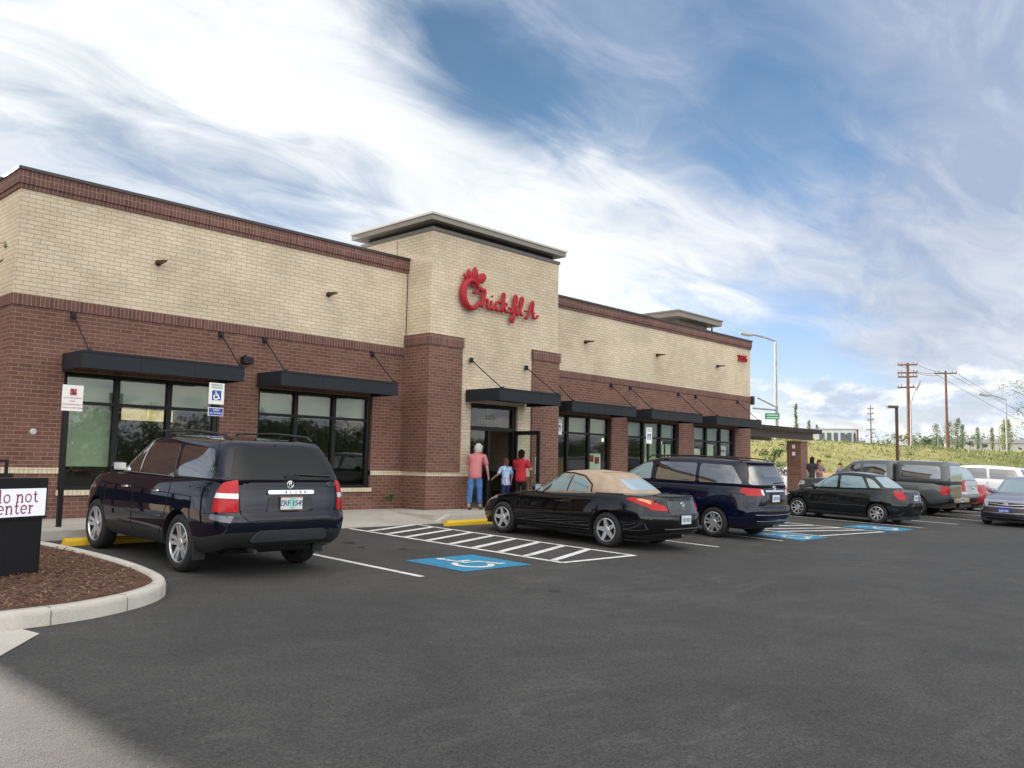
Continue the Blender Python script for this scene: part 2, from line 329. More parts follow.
for y in (8.85, 9.43, 10.02, 10.63, 11.22, 11.82, 12.42, 12.98, 13.53): stripe(mb, (10.33, y), (12.05, y+.66), .13, .008)
for y in (8.6, 9.2, 9.9, 10.6, 11.3, 12.0, 12.7): stripe(mb, (19.25, y+.9), (22.05, y), .13, .008)
struct(mb.build('parking_lot_line_paint', WPAINT))
def isa(mb, cx, cy, s, fn, thick):      # wheelchair symbol built from strokes; fn maps 2D to the surface
    def st(pts): mb_path(mb, pts, thick, fn)
    st([(cx-.12*s, cy+.42*s), (cx-.06*s, cy+.05*s), (cx+.2*s, cy+.05*s), (cx+.32*s, cy-.3*s), (cx+.42*s, cy-.26*s)])
    st([(cx-.09*s, cy+.2*s), (cx+.16*s, cy+.2*s)])
    st([(cx-.1*s+.27*s*cos(radians(a)), cy-.14*s+.27*s*sin(radians(a))) for a in range(115, 350, 15)])
    mb_disc(mb, cx-.13*s, cy+.52*s, .075*s, fn)
def mb_path(mb, pts, w, fn):
    P = [Vector(p) for p in pts]; L = []; R_ = []
    for i, p in enumerate(P):
        d = (P[min(i+1, len(P)-1)]-P[max(i-1, 0)]).normalized(); nn = Vector((-d.y, d.x))*w/2; L.append(p+nn); R_.append(p-nn)
    b = len(mb.v); mb.v += [Vector(fn(q.x, q.y)) for q in L+R_]; n = len(P)
    for i in range(n-1): mb.f.append([b+i, b+n+i, b+n+i+1, b+i+1]); mb.mi.append(0)
def mb_disc(mb, x, y, r, fn):
    b = len(mb.v); mb.v += [Vector(fn(x+r*cos(t*pi/6), y+r*sin(t*pi/6))) for t in range(12)]; mb.f.append([b+i for i in range(12)]); mb.mi.append(0)
bl = MB(); wh = MB()
for k, (x0, x1, y0, y1) in enumerate([(8.3, 9.68, 8.72, 10.0), (17.7, 19.05, 8.2, 9.45), (22.55, 23.95, 8.0, 9.35)]):
    lotpoly(bl, [(x0, y0), (x1, y0), (x1, y1), (x0, y1)], .005)
    cx, cy = (x0+x1)/2, (y0+y1)/2
    isa(wh, 0, 0, 1.0, lambda u, v, cx=cx, cy=cy: (cx+u, cy+v-.06, gz(cy+v-.06)+.0105), .1)
struct(bl.build('accessible_bay_blue_paint', BPAINT)); struct(wh.build('accessible_bay_symbol_paint', WPAINT))
mb = MB(); random.seed(21)
for cx, cy, r_ in ((8.9, 12.2, .16), (8.7, 11.6, .07), (9.15, 11.1, .1), (13.4, 8.0, .05), (23.4, 11.8, .2), (23.3, 10.6, .1), (8.2, 7.0, .09), (16.2, 6.6, .12)):
    lotpoly(mb, [(cx+r_*random.uniform(.6, 1.15)*cos(k*pi/8), cy+r_*random.uniform(.6, 1.15)*sin(k*pi/8)) for k in range(16)], .003)
struct(mb.build('oil_stain', pmat('oil stain', (.018, .018, .018), .5, var=(14, .5))))
# sidewalk with curb and ramp
mb = MB(); DW = 15.96*1.0714; S = 1.0714
def slab(x0, x1, y0a, z0a, y1a, z1a, zb=-.5):
    mb.add([(x0, y0a, zb), (x1, y0a, zb), (x1, y1a, zb), (x0, y1a, zb), (x0, y0a, z0a), (x1, y0a, z0a), (x1, y1a, z1a), (x0, y1a, z1a)],
           [(0, 3, 2, 1), (4, 5, 6, 7), (0, 1, 5, 4), (1, 2, 6, 5), (2, 3, 7, 6), (3, 0, 4, 7)])
slab(-25, 8.6, 14.6, 0, 19, 0); slab(12.9, 48, 14.6, 0, 19.2, 0); slab(8.604, 12.896, 14.2, gz(14.2)+.01, 16.1, 0); slab(8.604, 12.896, 16.104, 0, 19, 0); slab(30, 48, 19.204, 0, 34, 0)
for x in range(-24, 48, 2):        # control joints cut as thin dark grooves
    pass
sw = struct(mb.build('sidewalk', CONC))
mb = MB()
slab(-25, 8.2, YC, 0.003, 14.597, 0.003); slab(13.3, 48, YC, 0.003, 14.597, .003)
mb.add([(8.204, YC, -.5), (8.6, YC, -.5), (8.6, 14.597, -.5), (8.204, 14.597, -.5), (8.204, YC, .003), (8.6, YC, -.14), (8.6, 14.597, -.14), (8.204, 14.597, .003)], [(4, 5, 6, 7), (0, 1, 5, 4), (1, 2, 6, 5), (3, 0, 4, 7)])
mb.add([(12.9, YC, -.5), (13.296, YC, -.5), (13.296, 14.597, -.5), (12.9, 14.597, -.5), (12.9, YC, -.14), (13.296, YC, .003), (13.296, 14.597, .003), (12.9, 14.597, -.14)], [(4, 5, 6, 7), (0, 1, 5, 4), (1, 2, 6, 5), (3, 0, 4, 7)])
struct(mb.build('sidewalk_curb', CURBM))
# planting island
edge = spline([(-8, 8.7), (-2, 8.45), (1.5, 8.3), (2.6, 8.3), (3.3, 8.42), (3.95, 8.78), (4.36, 9.3), (4.55, 10.1), (4.6, 11.2), (4.52, 12.4), (4.38, 13.4), (4.34, 14.45)], 6)
edge = [Vector((p[0], p[1])) for p in [(v.x, v.y) for v in [Vector((a[0], a[1], 0)) for a in edge]]]
def off(pts, d):
    o = []
    for i, p in enumerate(pts):
        t = (pts[min(i+1, len(pts)-1)]-pts[max(i-1, 0)]).normalized(); o.append(p+Vector((-t.y, t.x))*d)
    return o
mb = MB(); rings = [(0, -.3), (0.0, .10), (.012, .14), (.035, .152), (.13, .152), (.135, .05)]
b0 = 0; nE = len(edge)
for d, h in rings:
    for p in off(edge, d): mb.v.append(Vector((p.x, p.y, gz(p.y)+h)))
for k in range(len(rings)-1):
    for i in range(nE-1): mb.f.append([k*nE+i, k*nE+i+1, (k+1)*nE+i+1, (k+1)*nE+i]); mb.mi.append(0)
struct(mb.build('island_curb', CURBM, smooth=True))
mb = MB()
o1 = off(edge, -.003); o2 = off(edge, .134); o3_ = off(edge, .03)
for k in (12, 20, 27, 33, 40, 48, 56):
    if k+1 >= nE: continue
    a, b_, c_ = o1[k], o2[k], o3_[k]; tt = (edge[k+1]-edge[k]).normalized()*.004; h_ = gz(a.y)
    mb.add([(p_.x+q_*tt.x, p_.y+q_*tt.y, h_+z_) for p_, z_ in ((a, -.02), (a, .115), (c_, .156), (b_, .156)) for q_ in (-1, 1)], [(0, 1, 3, 2), (2, 3, 5, 4), (4, 5, 7, 6)])
struct(mb.build('curb_joint', pmat('joint grime', (.12, .115, .1), .9)))
mb = MB()
inner = off(edge, .132); cpt = Vector((-8, 14.4))
for i in range(nE-1):
    a, b = inner[i], inner[i+1]
    for k in range(8):
        q = [a.lerp(Vector((min(a.x, 3.5)-.2, 14.4)), k/8), b.lerp(Vector((min(b.x, 3.5)-.2, 14.4)), k/8), b.lerp(Vector((min(b.x, 3.5)-.2, 14.4)), (k+1)/8), a.lerp(Vector((min(a.x, 3.5)-.2, 14.4)), (k+1)/8)]
        mb.add([(v.x, v.y, gz(v.y)+.12+(.03 if 0 < kk else 0)) for v, kk in zip(q, (k, k, k+1, k+1))], [(0, 1, 2, 3)])
mul = struct(mb.build('mulch_bed', MULCH, smooth=True))
mb = MB()
for i in range(11000):          # wood chips lying on the bed
    x = random.uniform(-.5, 4.35); y = random.uniform(8.5, 12.5)
    if min((Vector((x, y))-p).length for p in edge[::2]) < .22 or y < curve([(p.x, p.y) for p in edge[:40]], x)+.2: continue
    a = random.uniform(0, pi); l = random.uniform(.006, .024); w = random.uniform(.003, .009); t = random.uniform(-.3, .5)
    d = Vector((cos(a), sin(a), t))*l; e = Vector((-sin(a), cos(a), random.uniform(-.4, .4)))*w; c = Vector((x, y, gz(y)+.158+random.uniform(0, .012)))
    mb.add([c-d-e, c+d-e, c+d+e, c-d+e], [(0, 1, 2, 3)], random.randint(0, 2))
ch = mb.build('wood_chips', [pmat('chip dark', (.07, .028, .016), .9), pmat('chip mid', (.13, .062, .037), .9), pmat('chip pale', (.2, .115, .07), .9)]); ch['kind'] = 'stuff'
mb = MB(); lotpoly(mb, [(-6, 7.3), (2.2, 7.4), (2.68, 8.02), (2.62, 8.28), (-6, 8.6)], .006); struct(mb.build('concrete_gutter_path', CURBM))
# ------------------------------------------------------------------ the restaurant (drawn in units of 1/S metre, see MB(sc))
D0 = 15.96; T0 = 15.09; XL, XT, XR, XE = 4.55, 13.07, 17.65, 30.05
B = empty('restaurant_building', 'single storey restaurant of brown and cream brick with a taller entrance tower', 'restaurant', (18, 17.1, 0), world_children=True)
def bld(mb, name, mats, **k): return mb.build(name, mats, B, **k)
def wall_with_holes(mb, x0, x1, y0, y1, z0, z1, holes):
    cuts = sorted({x0, x1} | {h[0] for h in holes if x0 < h[0] < x1} | {h[1] for h in holes if x0 < h[1] < x1})
    for a, b in zip(cuts, cuts[1:]):
        hs = [h for h in holes if h[0] <= a+1e-6 and h[1] >= b-1e-6]
        if hs:
            h = hs[0]
            if h[2] > z0+1e-4: mb.box(a, b, y0, y1, z0, min(h[2], z1))
            if h[3] < z1-1e-4: mb.box(a, b, y0, y1, max(h[3], z0), z1)
        else: mb.box(a, b, y0, y1, z0, z1)
WINS = [(5.45, 8.38), (9.22, 12.14), (18.3, 21.28), (22.14, 25.07), (26.03, 28.9)]
holes = [(a, b, .49, 2.56) for a, b in WINS]
DOOR = (14.45, 16.12, 0, 2.56)
# left wing, brown base wall, band, cream wall above
mb = MB(S); wall_with_holes(mb, XL, XT, D0, D0+.3, -.15, 3.62, holes); mb.box(XL, XL+.3, D0+.3, D0+8, -.15, 3.62); bld(mb, 'brown_brick_wall', BROWN); mb = MB(S)
wall_with_holes(mb, XR, XE, D0, D0+.3, -.15, 3.62, holes); mb.box(XE-.3, XE, D0+.3, D0+12, -.15, 3.62); bld(mb, 'brown_brick_wall', BROWN)
mb = MB(S); mb.box(XL, XT, D0, D0+.3, 3.815, 5.62); mb.box(XL, XL+.3, D0+.3, D0+8, 3.815, 5.62); bld(mb, 'cream_brick_wall', CREAM); mb = MB(S)
mb.box(XR, XE, D0, D0+.3, 3.815, 5.62); mb.box(XE-.3, XE, D0+.3, D0+12, 3.815, 5.62); bld(mb, 'cream_brick_wall', CREAM)
mb = MB(S); p = .018
mb.box(XL-p, XT, D0-p, D0+.3, 3.62, 3.815); mb.box(XL-p, XL+.3, D0+.3, D0+8, 3.62, 3.815); bld(mb, 'brick_soldier_course', SOLD); mb = MB(S); mb.box(XR, XE+p, D0-p, D0+.3, 3.62, 3.815); mb.box(XE-.3, XE+p, D0+.3, D0+12, 3.62, 3.815)
bld(mb, 'brick_soldier_course', SOLD)
mb = MB(S); p1, p2 = .03, .055
for a, b, la, lb in ((XL, XT, XL-p1, XT), (XR, XE, XR, XE+p1)):
    mb.box(la, lb, D0-p1, D0+.3, 5.62, 5.70); mb.box(la-(p2-p1 if la < 5 else 0), lb+(p2-p1 if lb > 30 else 0), D0-p2, D0+.3, 5.70, 5.93)
mb.box(XL-p1, XL+.3, D0+.3, D0+8, 5.62, 5.7); mb.box(XL-p2, XL+.3, D0+.3, D0+8, 5.7, 5.93); mb.box(XE-.3, XE+p2, D0+.3, D0+12, 5.62, 5.93)
bld(mb, 'parapet_brick_band', SOLD)
mb = MB(S); mb.box(XL-.08, XT, D0-.08, D0+.34, 5.93, 5.985); mb.box(XL-.08, XL+.34, D0+.34, D0+8, 5.93, 5.985); bld(mb, 'parapet_coping', COPE); mb = MB(S); mb.box(XR, XE+.08, D0-.08, D0+.34, 5.93, 5.985); mb.box(XE-.34, XE+.08, D0+.34, D0+12, 5.93, 5.985)
bld(mb, 'parapet_coping', COPE)
mb = MB(S)
for a, b in ((XL-.012, 5.45), (8.38, 9.22), (12.14, XT), (XR, 18.3), (21.28, 22.14), (25.07, 26.03), (28.9, XE+.012)):
    mb = MB(S); mb.box(a, b, D0-.014, D0+.1, .775, .875)
    if a < 5: mb.box(XL-.014, XL+.1, D0+.1, D0+8, .775, .875)
    bld(mb, 'cream_brick_sill_band', LBAND)
mb = MB(S); mb.box(XT-.012, 14.45, T0-.014, T0+.1, .775, .875); mb.box(XT-.012, XT+.1, T0+.1, D0, .775, .875); bld(mb, 'cream_brick_sill_band', LBAND)
mb = MB(S); mb.box(16.12, 16.62, T0-.014, T0+.1, .775, .875); bld(mb, 'cream_brick_sill_band', LBAND)
# roof and rear volumes
mb = MB(S); mb.box(XL+.3, XE-.3, D0+.3, D0+8, 5.2, 5.3); mb.box(20, XE-.3, D0+8, D0+12, 5.2, 5.3); bld(mb, 'roof', pmat('roof membrane', (.3, .3, .3), .9))
mb = MB(S); mb.box(1.66, XL-.002, D0+1.55, D0+7, -.15, 4.6); bld(mb, 'added_shadow_wing_wall', BROWN)  # unseen wing, added to cast the shadow edge on the foreground asphalt
mb = MB(S); mb.box(1.62, XL-.003, D0+1.5, D0+7.05, 4.6, 4.8); mb.box(XL-.4, XL+.1, D0+1.6, D0+6, 5.99, 6.2); bld(mb, 'shadow_wing_cap_and_parapet', SOLD)  # cap of the added shadow wing, plus the real parapet piece at the left end
# tower
TY1 = 17.85
mb = MB(S); wall_with_holes(mb, XT, XR, T0, T0+.3, .876, 6.56, [DOOR]); mb.box(XT, XT+.3, T0+.3, TY1, 3.0, 6.56); mb.box(XR-.3, XR, T0+.3, TY1, .876, 6.56); mb.box(XT+.3, XR-.3, TY1-.3, TY1, 5, 6.56); mb.box(XT, XT+.3, T0+.3, D0, .876, 3.0)
bld(mb, 'tower_cream_brick_wall', CREAM)
mb = MB(S); e = .02
mb.box(XT-e, 14.45, T0-e+.004, T0+.3, -.15, .774); mb.box(16.12, XR+e, T0-e+.004, T0+.3, -.15, .774); mb.box(XT-e+.004, XT+.3, T0+.3, D0, -.15, .774); mb.box(XR-.3, XR+e-.004, T0+.3, D0, -.15, .774)
e = .045
mb2 = MB(S); mb2.box(XT-e, 14.09, T0-e, T0-.001, .877, 3.845); mb2.box(XT-e, XT-.001, T0-.001, D0, .877, 3.845); bld(mb2, 'tower_brown_brick_pier', BROWN); mb.box(16.62, XR+e, T0-e, T0-.001, .877, 3.845); mb.box(XR+.001, XR+e, T0, D0, .877, 3.845); mb.box(16.62, XR+e, T0-e, T0-.021, -.15, .8765)
bld(mb, 'tower_brown_brick_pier', BROWN)
mb = MB(S); e = .07
mb.box(XT-e, 14.115, T0-e, T0-.001, 3.845, 4.10); mb.box(XT-e, XT-.001, T0-.001, D0-.001, 3.845, 4.10); bld(mb, 'pier_soldier_cap', SOLD)
mb = MB(S); mb.box(16.595, XR+e, T0-e, T0-.001, 3.845, 4.10); mb.box(XR+.001, XR+e, T0-.001, D0-.001, 3.845, 4.10); bld(mb, 'pier_soldier_cap', SOLD)
mb = MB(S); mb.box(XT-.03, XR+.03, T0-.03, TY1+.03, 6.561, 6.64); bld(mb, 'tower_trim', pmat('grey trim', (.13, .12, .11), .5))
mb = MB(S); mb.box(XT+.12, XR-.12, T0+.12, TY1-.12, 6.641, 6.75); bld(mb, 'tower_reveal', pmat('reveal black', (.012, .012, .014), .7))
mb = MB(S); o = .2; mb.box(XT-o, XR+.06, T0-o, TY1+o, 6.751, 6.87); c = bld(mb, 'cornice', CORN)
mb = MB(S); mb.box(XT-o-.03, XR+.09, T0-o-.03, TY1+o+.03, 6.871, 6.92); mb.build('cornice_cap', CORNT, B)
# east side tower behind the right wing parapet
mb = MB(S); mb.box(26.9, 29.2, 17.1, 19.6, 5.3, 6.2); mb.box(27.05, 29.05, 17.25, 19.45, 6.2, 6.55); bld(mb, 'side_tower_wall', pmat('side tower wall', (.2, .18, .15), .7))
mb = MB(S); mb.box(26.4, 29.5, 16.85, 20.6, 6.55, 6.73); mb.box(26.36, 29.54, 16.81, 20.64, 6.731, 6.78); bld(mb, 'side_tower_cornice', CORN)
mb = MB(S); mb.box(27.0, 29.3, 16.98, 17.04, 6.2, 6.26); mb.box(29.0, 29.05, 16.98, 17.04, 6.262, 6.55); bld(mb, 'roof_railing', GALV)
# control joints and downspout-like reveal
mb = MB(S); mb.box(XT-.022, XT-.001, D0-.012, D0-.001, 3.82, 5.6); mb.box(XT-.004, XT+.0, 16.4, 16.42, 6.0, 6.5); bld(mb, 'control_joint', pmat('joint', (.12, .1, .08), .9))
# windows
def window(a, b, k):
    mb = MB(S); y0, y1 = D0+.07, D0+.19; z0, z1 = .49, 2.56; w = (b-a); fw_ = .075
    muls = [a+w*.325, a+w*.66]
    mb.box(a, a+fw_, y0, y1, z0, z1); mb.box(b-fw_*1.3, b, y0, y1, z0, z1); mb.box(a+fw_, b-fw_*1.3, y0, y1, z0, z0+.06); mb.box(a+fw_, b-fw_*1.3, y0, y1, z1-.06, z1)
    lites = [a+fw_]+muls+[b-fw_*1.3]
    for m_ in muls: mb.box(m_-.045, m_+.045, y0, y1, z0+.06, z1-.06)
    for i in range(3):
        l, r_ = lites[i]+(.045 if i else 0), lites[i+1]-(.045 if i < 2 else 0)
        mb.box(l, r_, y0+.003, y1-.003, 2.0, 2.055)
    win = bld(mb, 'window', DARKB)
    for i in range(3):
        l, r_ = lites[i]+(.045 if i else 0), lites[i+1]-(.045 if i < 2 else 0)
        for z_0, z_1 in ((z0+.06, 2.0), (2.055, z1-.06)):
            g = MB(S); g.box(l, r_, D0+.125, D0+.135, z_0, z_1); g.build('glass_pane', WGLASS, win)
    bl_ = MB(S)
    lows = {0: (.9, 1.98, 1.98), 1: (1.98, 1.98, 1.98), 2: (1.98, 1.98, 1.98), 3: (1.98, 1.0, 1.98), 4: (2.1, 1.98, 1.98)}[k]
    for i in range(3): bl_.box(lites[i]+.05, lites[i+1]-.02, D0+.24, D0+.25, lows[i], z1)
    bl_.build('roller_blind', pmat('roller blind', (.5, .56, .48), .8), win)
    sl_ = MB(S); sl_.box(a-.02, b+.02, D0-.05, D0+.16, .40, .489); sl_.build('window_sill', LBAND, win)
    return win
for k, (a, b) in enumerate(WINS): window(a, b, k)
# interior: floor, far wall, counter with lit menu boards, tables
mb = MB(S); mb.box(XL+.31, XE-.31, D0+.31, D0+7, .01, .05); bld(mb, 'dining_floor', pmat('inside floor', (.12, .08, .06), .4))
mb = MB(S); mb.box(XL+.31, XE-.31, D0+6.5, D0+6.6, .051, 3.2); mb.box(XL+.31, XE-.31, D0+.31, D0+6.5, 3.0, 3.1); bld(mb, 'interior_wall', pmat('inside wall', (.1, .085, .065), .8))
mb = MB(S)
for x in (7.5, 8.06): mb.box(x, x+.53, D0+2.5, D0+2.56, 1.86, 2.12)
bld(mb, 'menu_board', pmat('menu glow', (.8, .65, .35), .6, emis=(1, .78, .42), es=.3, var=(5, .6)))
mb = MB(S)
for x, y in ((6.5, 17.3), (8.2, 17.6), (10.3, 17.4), (19.4, 17.4), (20.6, 17.5), (23, 17.3), (24.2, 17.5), (27, 17.4)):
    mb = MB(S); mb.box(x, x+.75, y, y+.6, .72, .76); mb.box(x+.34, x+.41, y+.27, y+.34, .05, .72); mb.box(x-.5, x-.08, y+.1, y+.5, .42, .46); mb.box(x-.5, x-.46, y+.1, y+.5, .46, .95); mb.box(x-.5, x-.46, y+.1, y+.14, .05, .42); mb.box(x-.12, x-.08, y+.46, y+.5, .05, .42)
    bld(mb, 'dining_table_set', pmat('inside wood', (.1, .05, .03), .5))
mb = MB(S)
for x in (18.9, 20.1, 20.75, 23.4, 24.3, 26.8): mb = MB(S); mb.box(x, x+.1, D0+1.9, D0+2.0, 1.9, 2.02); bld(mb, 'pendant_lamp', pmat('pendant glow', (.9, .9, .7), .5, emis=(.75, 1, .6), es=.8))
# posters inside right-hand windows
for a, b, z0, z1 in ((20.35, 21.0, .95, 1.45), (24.15, 24.45, 1.0, 1.85), (24.55, 24.85, 1.0, 1.85), (26.1, 26.75, .9, 1.75), (26.98, 27.65, .9, 1.93), (27.9, 28.55, .9, 1.9)): mb = MB(S); mb.box(a, b, D0+.2, D0+.21, z0, z1); bld(mb, 'window_poster', pmat('poster', (.88, .9, .88), .7))
mb = MB(S)
for x, z_, w in ((24.2, 1.05, .2), (24.3, 1.3, .12), (24.6, 1.02, .2), (24.62, 1.3, .14), (20.45, 1.2, .2), (20.72, 1.15, .2), (28.05, 1.68, .42)): mb.box(x, x+w, D0+.19, D0+.198, z_, z_+(.2 if w < .3 else .07))
bld(mb, 'poster_print', pmat('poster red', (.4, .03, .05), .7))
# awnings
def awning(a, b, Y, dep, rods, zr):
    mb = MB(S); z0, z1 = 2.565, 2.855
    mb.box(a-.004, b+.004, Y-dep-.012, Y-dep-.001, z1-.03, z1+.004); mb.box(a-.004, b+.004, Y-dep-.012, Y-dep-.001, z0-.004, z0+.02)
    for q in range(1, int(b-a)+1): mb.box(a+q*(b-a)/(int(b-a)+1)-.006, a+q*(b-a)/(int(b-a)+1)+.006, Y-dep-.004, Y-dep-.001, z0+.022, z1-.032)
    mb.box(a, b, Y-dep, Y-dep+.03, z0, z1); mb.box(a, a+.03, Y-dep+.03, Y-.002, z0, z1); mb.box(b-.03, b, Y-dep+.03, Y-.002, z0, z1); mb.box(a+.03, b-.03, Y-dep+.03, Y-.002, z0+.08, z0+.12); mb.box(a+.03, b-.03, Y-dep+.03, Y-.002, z1-.05, z1-.02)
    aw = bld(mb, 'awning', AWN)
    for x in rods:
        r_ = MB(S); r_.tube([(x, Y-.03, zr), (x, Y-dep+.06, z1-.01)], .013, 6); r_.box(x-.045, x+.045, Y-.05, Y-.001, zr-.06, zr+.06); r_.box(x-.03, x+.03, Y-dep+.02, Y-dep+.1, z1-.02, z1+.03); r_.build('tie_rod', BLACKM, aw)
for a, b in WINS: awning(a-.06, b-.02 if a < 25 else 29.15, D0, .93, (a+.07, b-.07 if a < 25 else 29.03), 3.555)
awning(14.22, 16.42, T0-.045, 1.15, (14.36, 16.34), 3.585)
# wall lights, camera, vent
for x in (6.97, 10.81, 19.93, 23.71, 27.57):
    mb = MB(S); mb.lathe([(0, 0), (.055, 0), (.06, .03), (.045, .05), (0, .05)], 14, M=Matrix.Translation((x*S, D0*S, 4.76*S)) @ Matrix.Rotation(pi/2, 4, 'X'))
    mb.add([(x-.05, D0-.05, 4.73), (x+.05, D0-.05, 4.73), (x+.035, D0-.34, 4.75), (x-.035, D0-.34, 4.75), (x-.05, D0-.05, 4.80), (x+.05, D0-.05, 4.80), (x+.03, D0-.34, 4.77), (x-.03, D0-.34, 4.77)], [(0, 1, 2, 3), (7, 6, 5, 4), (0, 4, 5, 1), (1, 5, 6, 2), (2, 6, 7, 3), (3, 7, 4, 0)])
    bld(mb, 'wall_light', pmat('bronze light', (.06, .04, .028), .4, .6))
mb = MB(S); mb.box(8.76, 8.98, D0-.16, D0-.02, 3.02, 3.15); mb.box(8.84, 8.9, D0-.02, D0-.001, 3.0, 3.2); bld(mb, 'flood_light', BLACKM)
mb = MB(S); mb.lathe([(0, .03), (.04, .03), (.055, .012), (.055, 0)], 16, M=Matrix.Translation((5.01*S, D0*S, 1.48*S)) @ Matrix.Rotation(pi/2, 4, 'X')); bld(mb, 'round_wall_vent', pmat('vent grey', (.5, .48, .44), .6))
# entrance: frame, transom, sidelight, inner vestibule, open leaf
mb = MB(S); a, b = 14.45, 16.12; y0, y1 = T0+.06, T0+.18
mb.box(a, a+.07, y0, y1, .01, 2.56); mb.box(b-.13, b, y0, y1, .01, 2.56); mb.box(a+.07, b-.13, y0, y1, 2.46, 2.56); mb.box(a+.07, b-.13, y0, y1, 1.9, 2.0); mb.box(15.12, 15.2, y0, y1, .01, 1.9)
ent = bld(mb, 'entrance_frame', DARKB)
g = MB(S); g.box(a+.07, b-.13, T0+.12, T0+.13, 2.0, 2.46); g.box(a+.07, 15.12, T0+.12, T0+.13, .05, 1.9); g.build('glass_pane', WGLASS, ent)
mb = MB(S); mb.box(15.2, 15.26, T0+1.6, T0+1.66, .05, 2.2); mb.box(15.95, 16.0, T0+1.6, T0+1.66, .05, 2.2); mb.box(15.26, 15.95, T0+1.6, T0+1.66, 1.92, 2.0); mb.box(14.6, 14.66, T0+1.6, T0+1.66, .05, 2.2); mb.box(15.26, 15.32, T0+1.61, T0+1.65, .05, 1.92)
mb.box(14.3, 14.36, T0+.3, T0+3, .05, 2.6); bld(mb, 'vestibule_frame', DARKB)
h = MB(S); c = b-.1; L = .86; yh = T0+.02
def leaf(mb, x0, x1, y0, y1, z0, z1):
    mb.box(x0, x1, y0, y1, z0, z1)
lx = 16.02
h.box(lx, lx+.05, yh-.09, yh, .03, 1.93); h.box(lx, lx+.05, yh-L, yh-L+.09, .03, 1.93); h.box(lx, lx+.05, yh-L+.09, yh-.09, 1.83, 1.93); h.box(lx, lx+.05, yh-L+.09, yh-.09, .03, .18)
dr = bld(h, 'open_door', DARKB)
g = MB(S); g.box(lx+.02, lx+.03, yh-L+.09, yh-.09, .18, 1.83); g.build('glass_pane', glassmat('door glass', (.9, .93, .9), 1.35, .01), dr)
g = MB(S); g.tube([(lx-.04, yh-L+.06, .85), (lx-.06, yh-L+.06, .87), (lx-.06, yh-L+.06, 1.25), (lx-.04, yh-L+.06, 1.27)], .013, 6); g.build('door_handle', GALV, dr)
mb = MB(S); text_mb('2855', .17*S, .002, Matrix.Translation((15.25*S, (T0+.11)*S, 2.24*S)) @ Matrix.Rotation(pi/2, 4, 'X'), mb); bld(mb, 'transom_number', pmat('etched glass', (.3, .32, .28), .6))
# street number
mb = MB(); text_mb('2855', .34*S, .035, Matrix.Translation((29.38*S, D0*S-.05, 5.215*S)) @ Matrix.Rotation(pi/2, 4, 'X'), mb, 0, 1.0); bld(mb, 'street_number', REDS)
# script sign on the tower: tube lettering with the comb and beak on the C
ox, oz, oy = 13.93*S, 4.79*S, T0*S-.12
def L2(pts, r_=.042, k=8):
    P_ = spline([Vector((p[0], p[1], 0)) for p in pts], k)
    logo.tube([(ox+q.x, oy, oz+q.y) for q in P_], r_, 8)
logo = MB()
ell = lambda cx, cy, rx, ry, a0, a1, n_=14: [(cx+rx*cos(radians(lerp(a0, a1, i/n_))), cy+ry*sin(radians(lerp(a0, a1, i/n_)))) for i in range(n_+1)]
pts = ell(.36, .43, .30, .42, 28, 330); rr = [.055+.05*sin(pi*i/(len(pts)*5)) for i in range(400)]
P_ = spline([Vector((p[0], p[1], 0)) for p in pts], 6)
logo.tube([(ox+q.x, oy, oz+q.y) for q in P_], [.052+.048*sin(pi*i/(len(P_)-1)) for i in range(len(P_))], 10)
L2([(.6, .66), (.56, .52), (.42, .5)], .04)                       # inner head curve
L2([(.5, .8), (.4, .87), (.33, .78), (.4, .7), (.5, .72)], .03)    # eye
for cx, cy, rx, ry, rot in ((.28, 1.0, .09, .19, .4), (.47, 1.07, .115, .22, .0), (.72, .99, .14, .2, -.75), (.14, .92, .06, .12, .85)):
    logo.lathe([(0, -1), (.5, -.87), (.87, -.5), (1, 0), (.87, .5), (.5, .87), (0, 1)], 14, M=Matrix.Translation((ox+cx, oy, oz+cy)) @ Matrix.Rotation(-rot, 4, 'Y') @ Matrix.Diagonal((rx, .04, ry, 1)))
logo.add([(ox+.68, oy-.04, oz+.72), (ox+.9, oy-.03, oz+.62), (ox+.68, oy-.04, oz+.55), (ox+.68, oy+.04, oz+.72), (ox+.9, oy+.03, oz+.62), (ox+.68, oy+.04, oz+.55)], [(0, 2, 1), (3, 4, 5), (0, 1, 4, 3), (1, 2, 5, 4), (2, 0, 3, 5)])
L2([(.66, .12), (.78, .3), (.86, .58), (.8, .66), (.76, .5), (.76, .1)]); L2([(.77, .22), (.87, .36), (.95, .34), (.95, .14), (1.03, .1), (1.1, .2)])       # h
L2([(1.1, .36), (1.1, .14), (1.17, .1), (1.24, .2)]); logo.lathe([(0, -.04), (.035, -.02), (.035, .02), (0, .04)], 8, M=Matrix.Translation((ox+1.12, oy, oz+.5)))   # i
L2([(1.44, .34), (1.34, .38), (1.25, .24), (1.33, .09), (1.47, .2)])                                                                                # c
L2([(1.46, .18), (1.56, .4), (1.6, .62), (1.54, .66), (1.52, .45), (1.52, .08)]); L2([(1.53, .22), (1.64, .38), (1.7, .32), (1.56, .24)], .03); L2([(1.58, .25), (1.68, .1), (1.76, .14)])   # k
L2([(1.76, .24), (1.88, .24)], .032)                                                                                                                # hyphen
L2([(1.86, .1), (1.98, .3), (2.08, .6), (2.02, .68), (1.98, .48), (1.97, -.1), (1.9, -.16), (1.88, -.06), (2.03, .12)])                               # f
L2([(2.08, .36), (2.07, .14), (2.13, .1), (2.2, .24)]); logo.lathe([(0, -.04), (.035, -.02), (.035, .02), (0, .04)], 8, M=Matrix.Translation((ox+2.1, oy, oz+.5)))
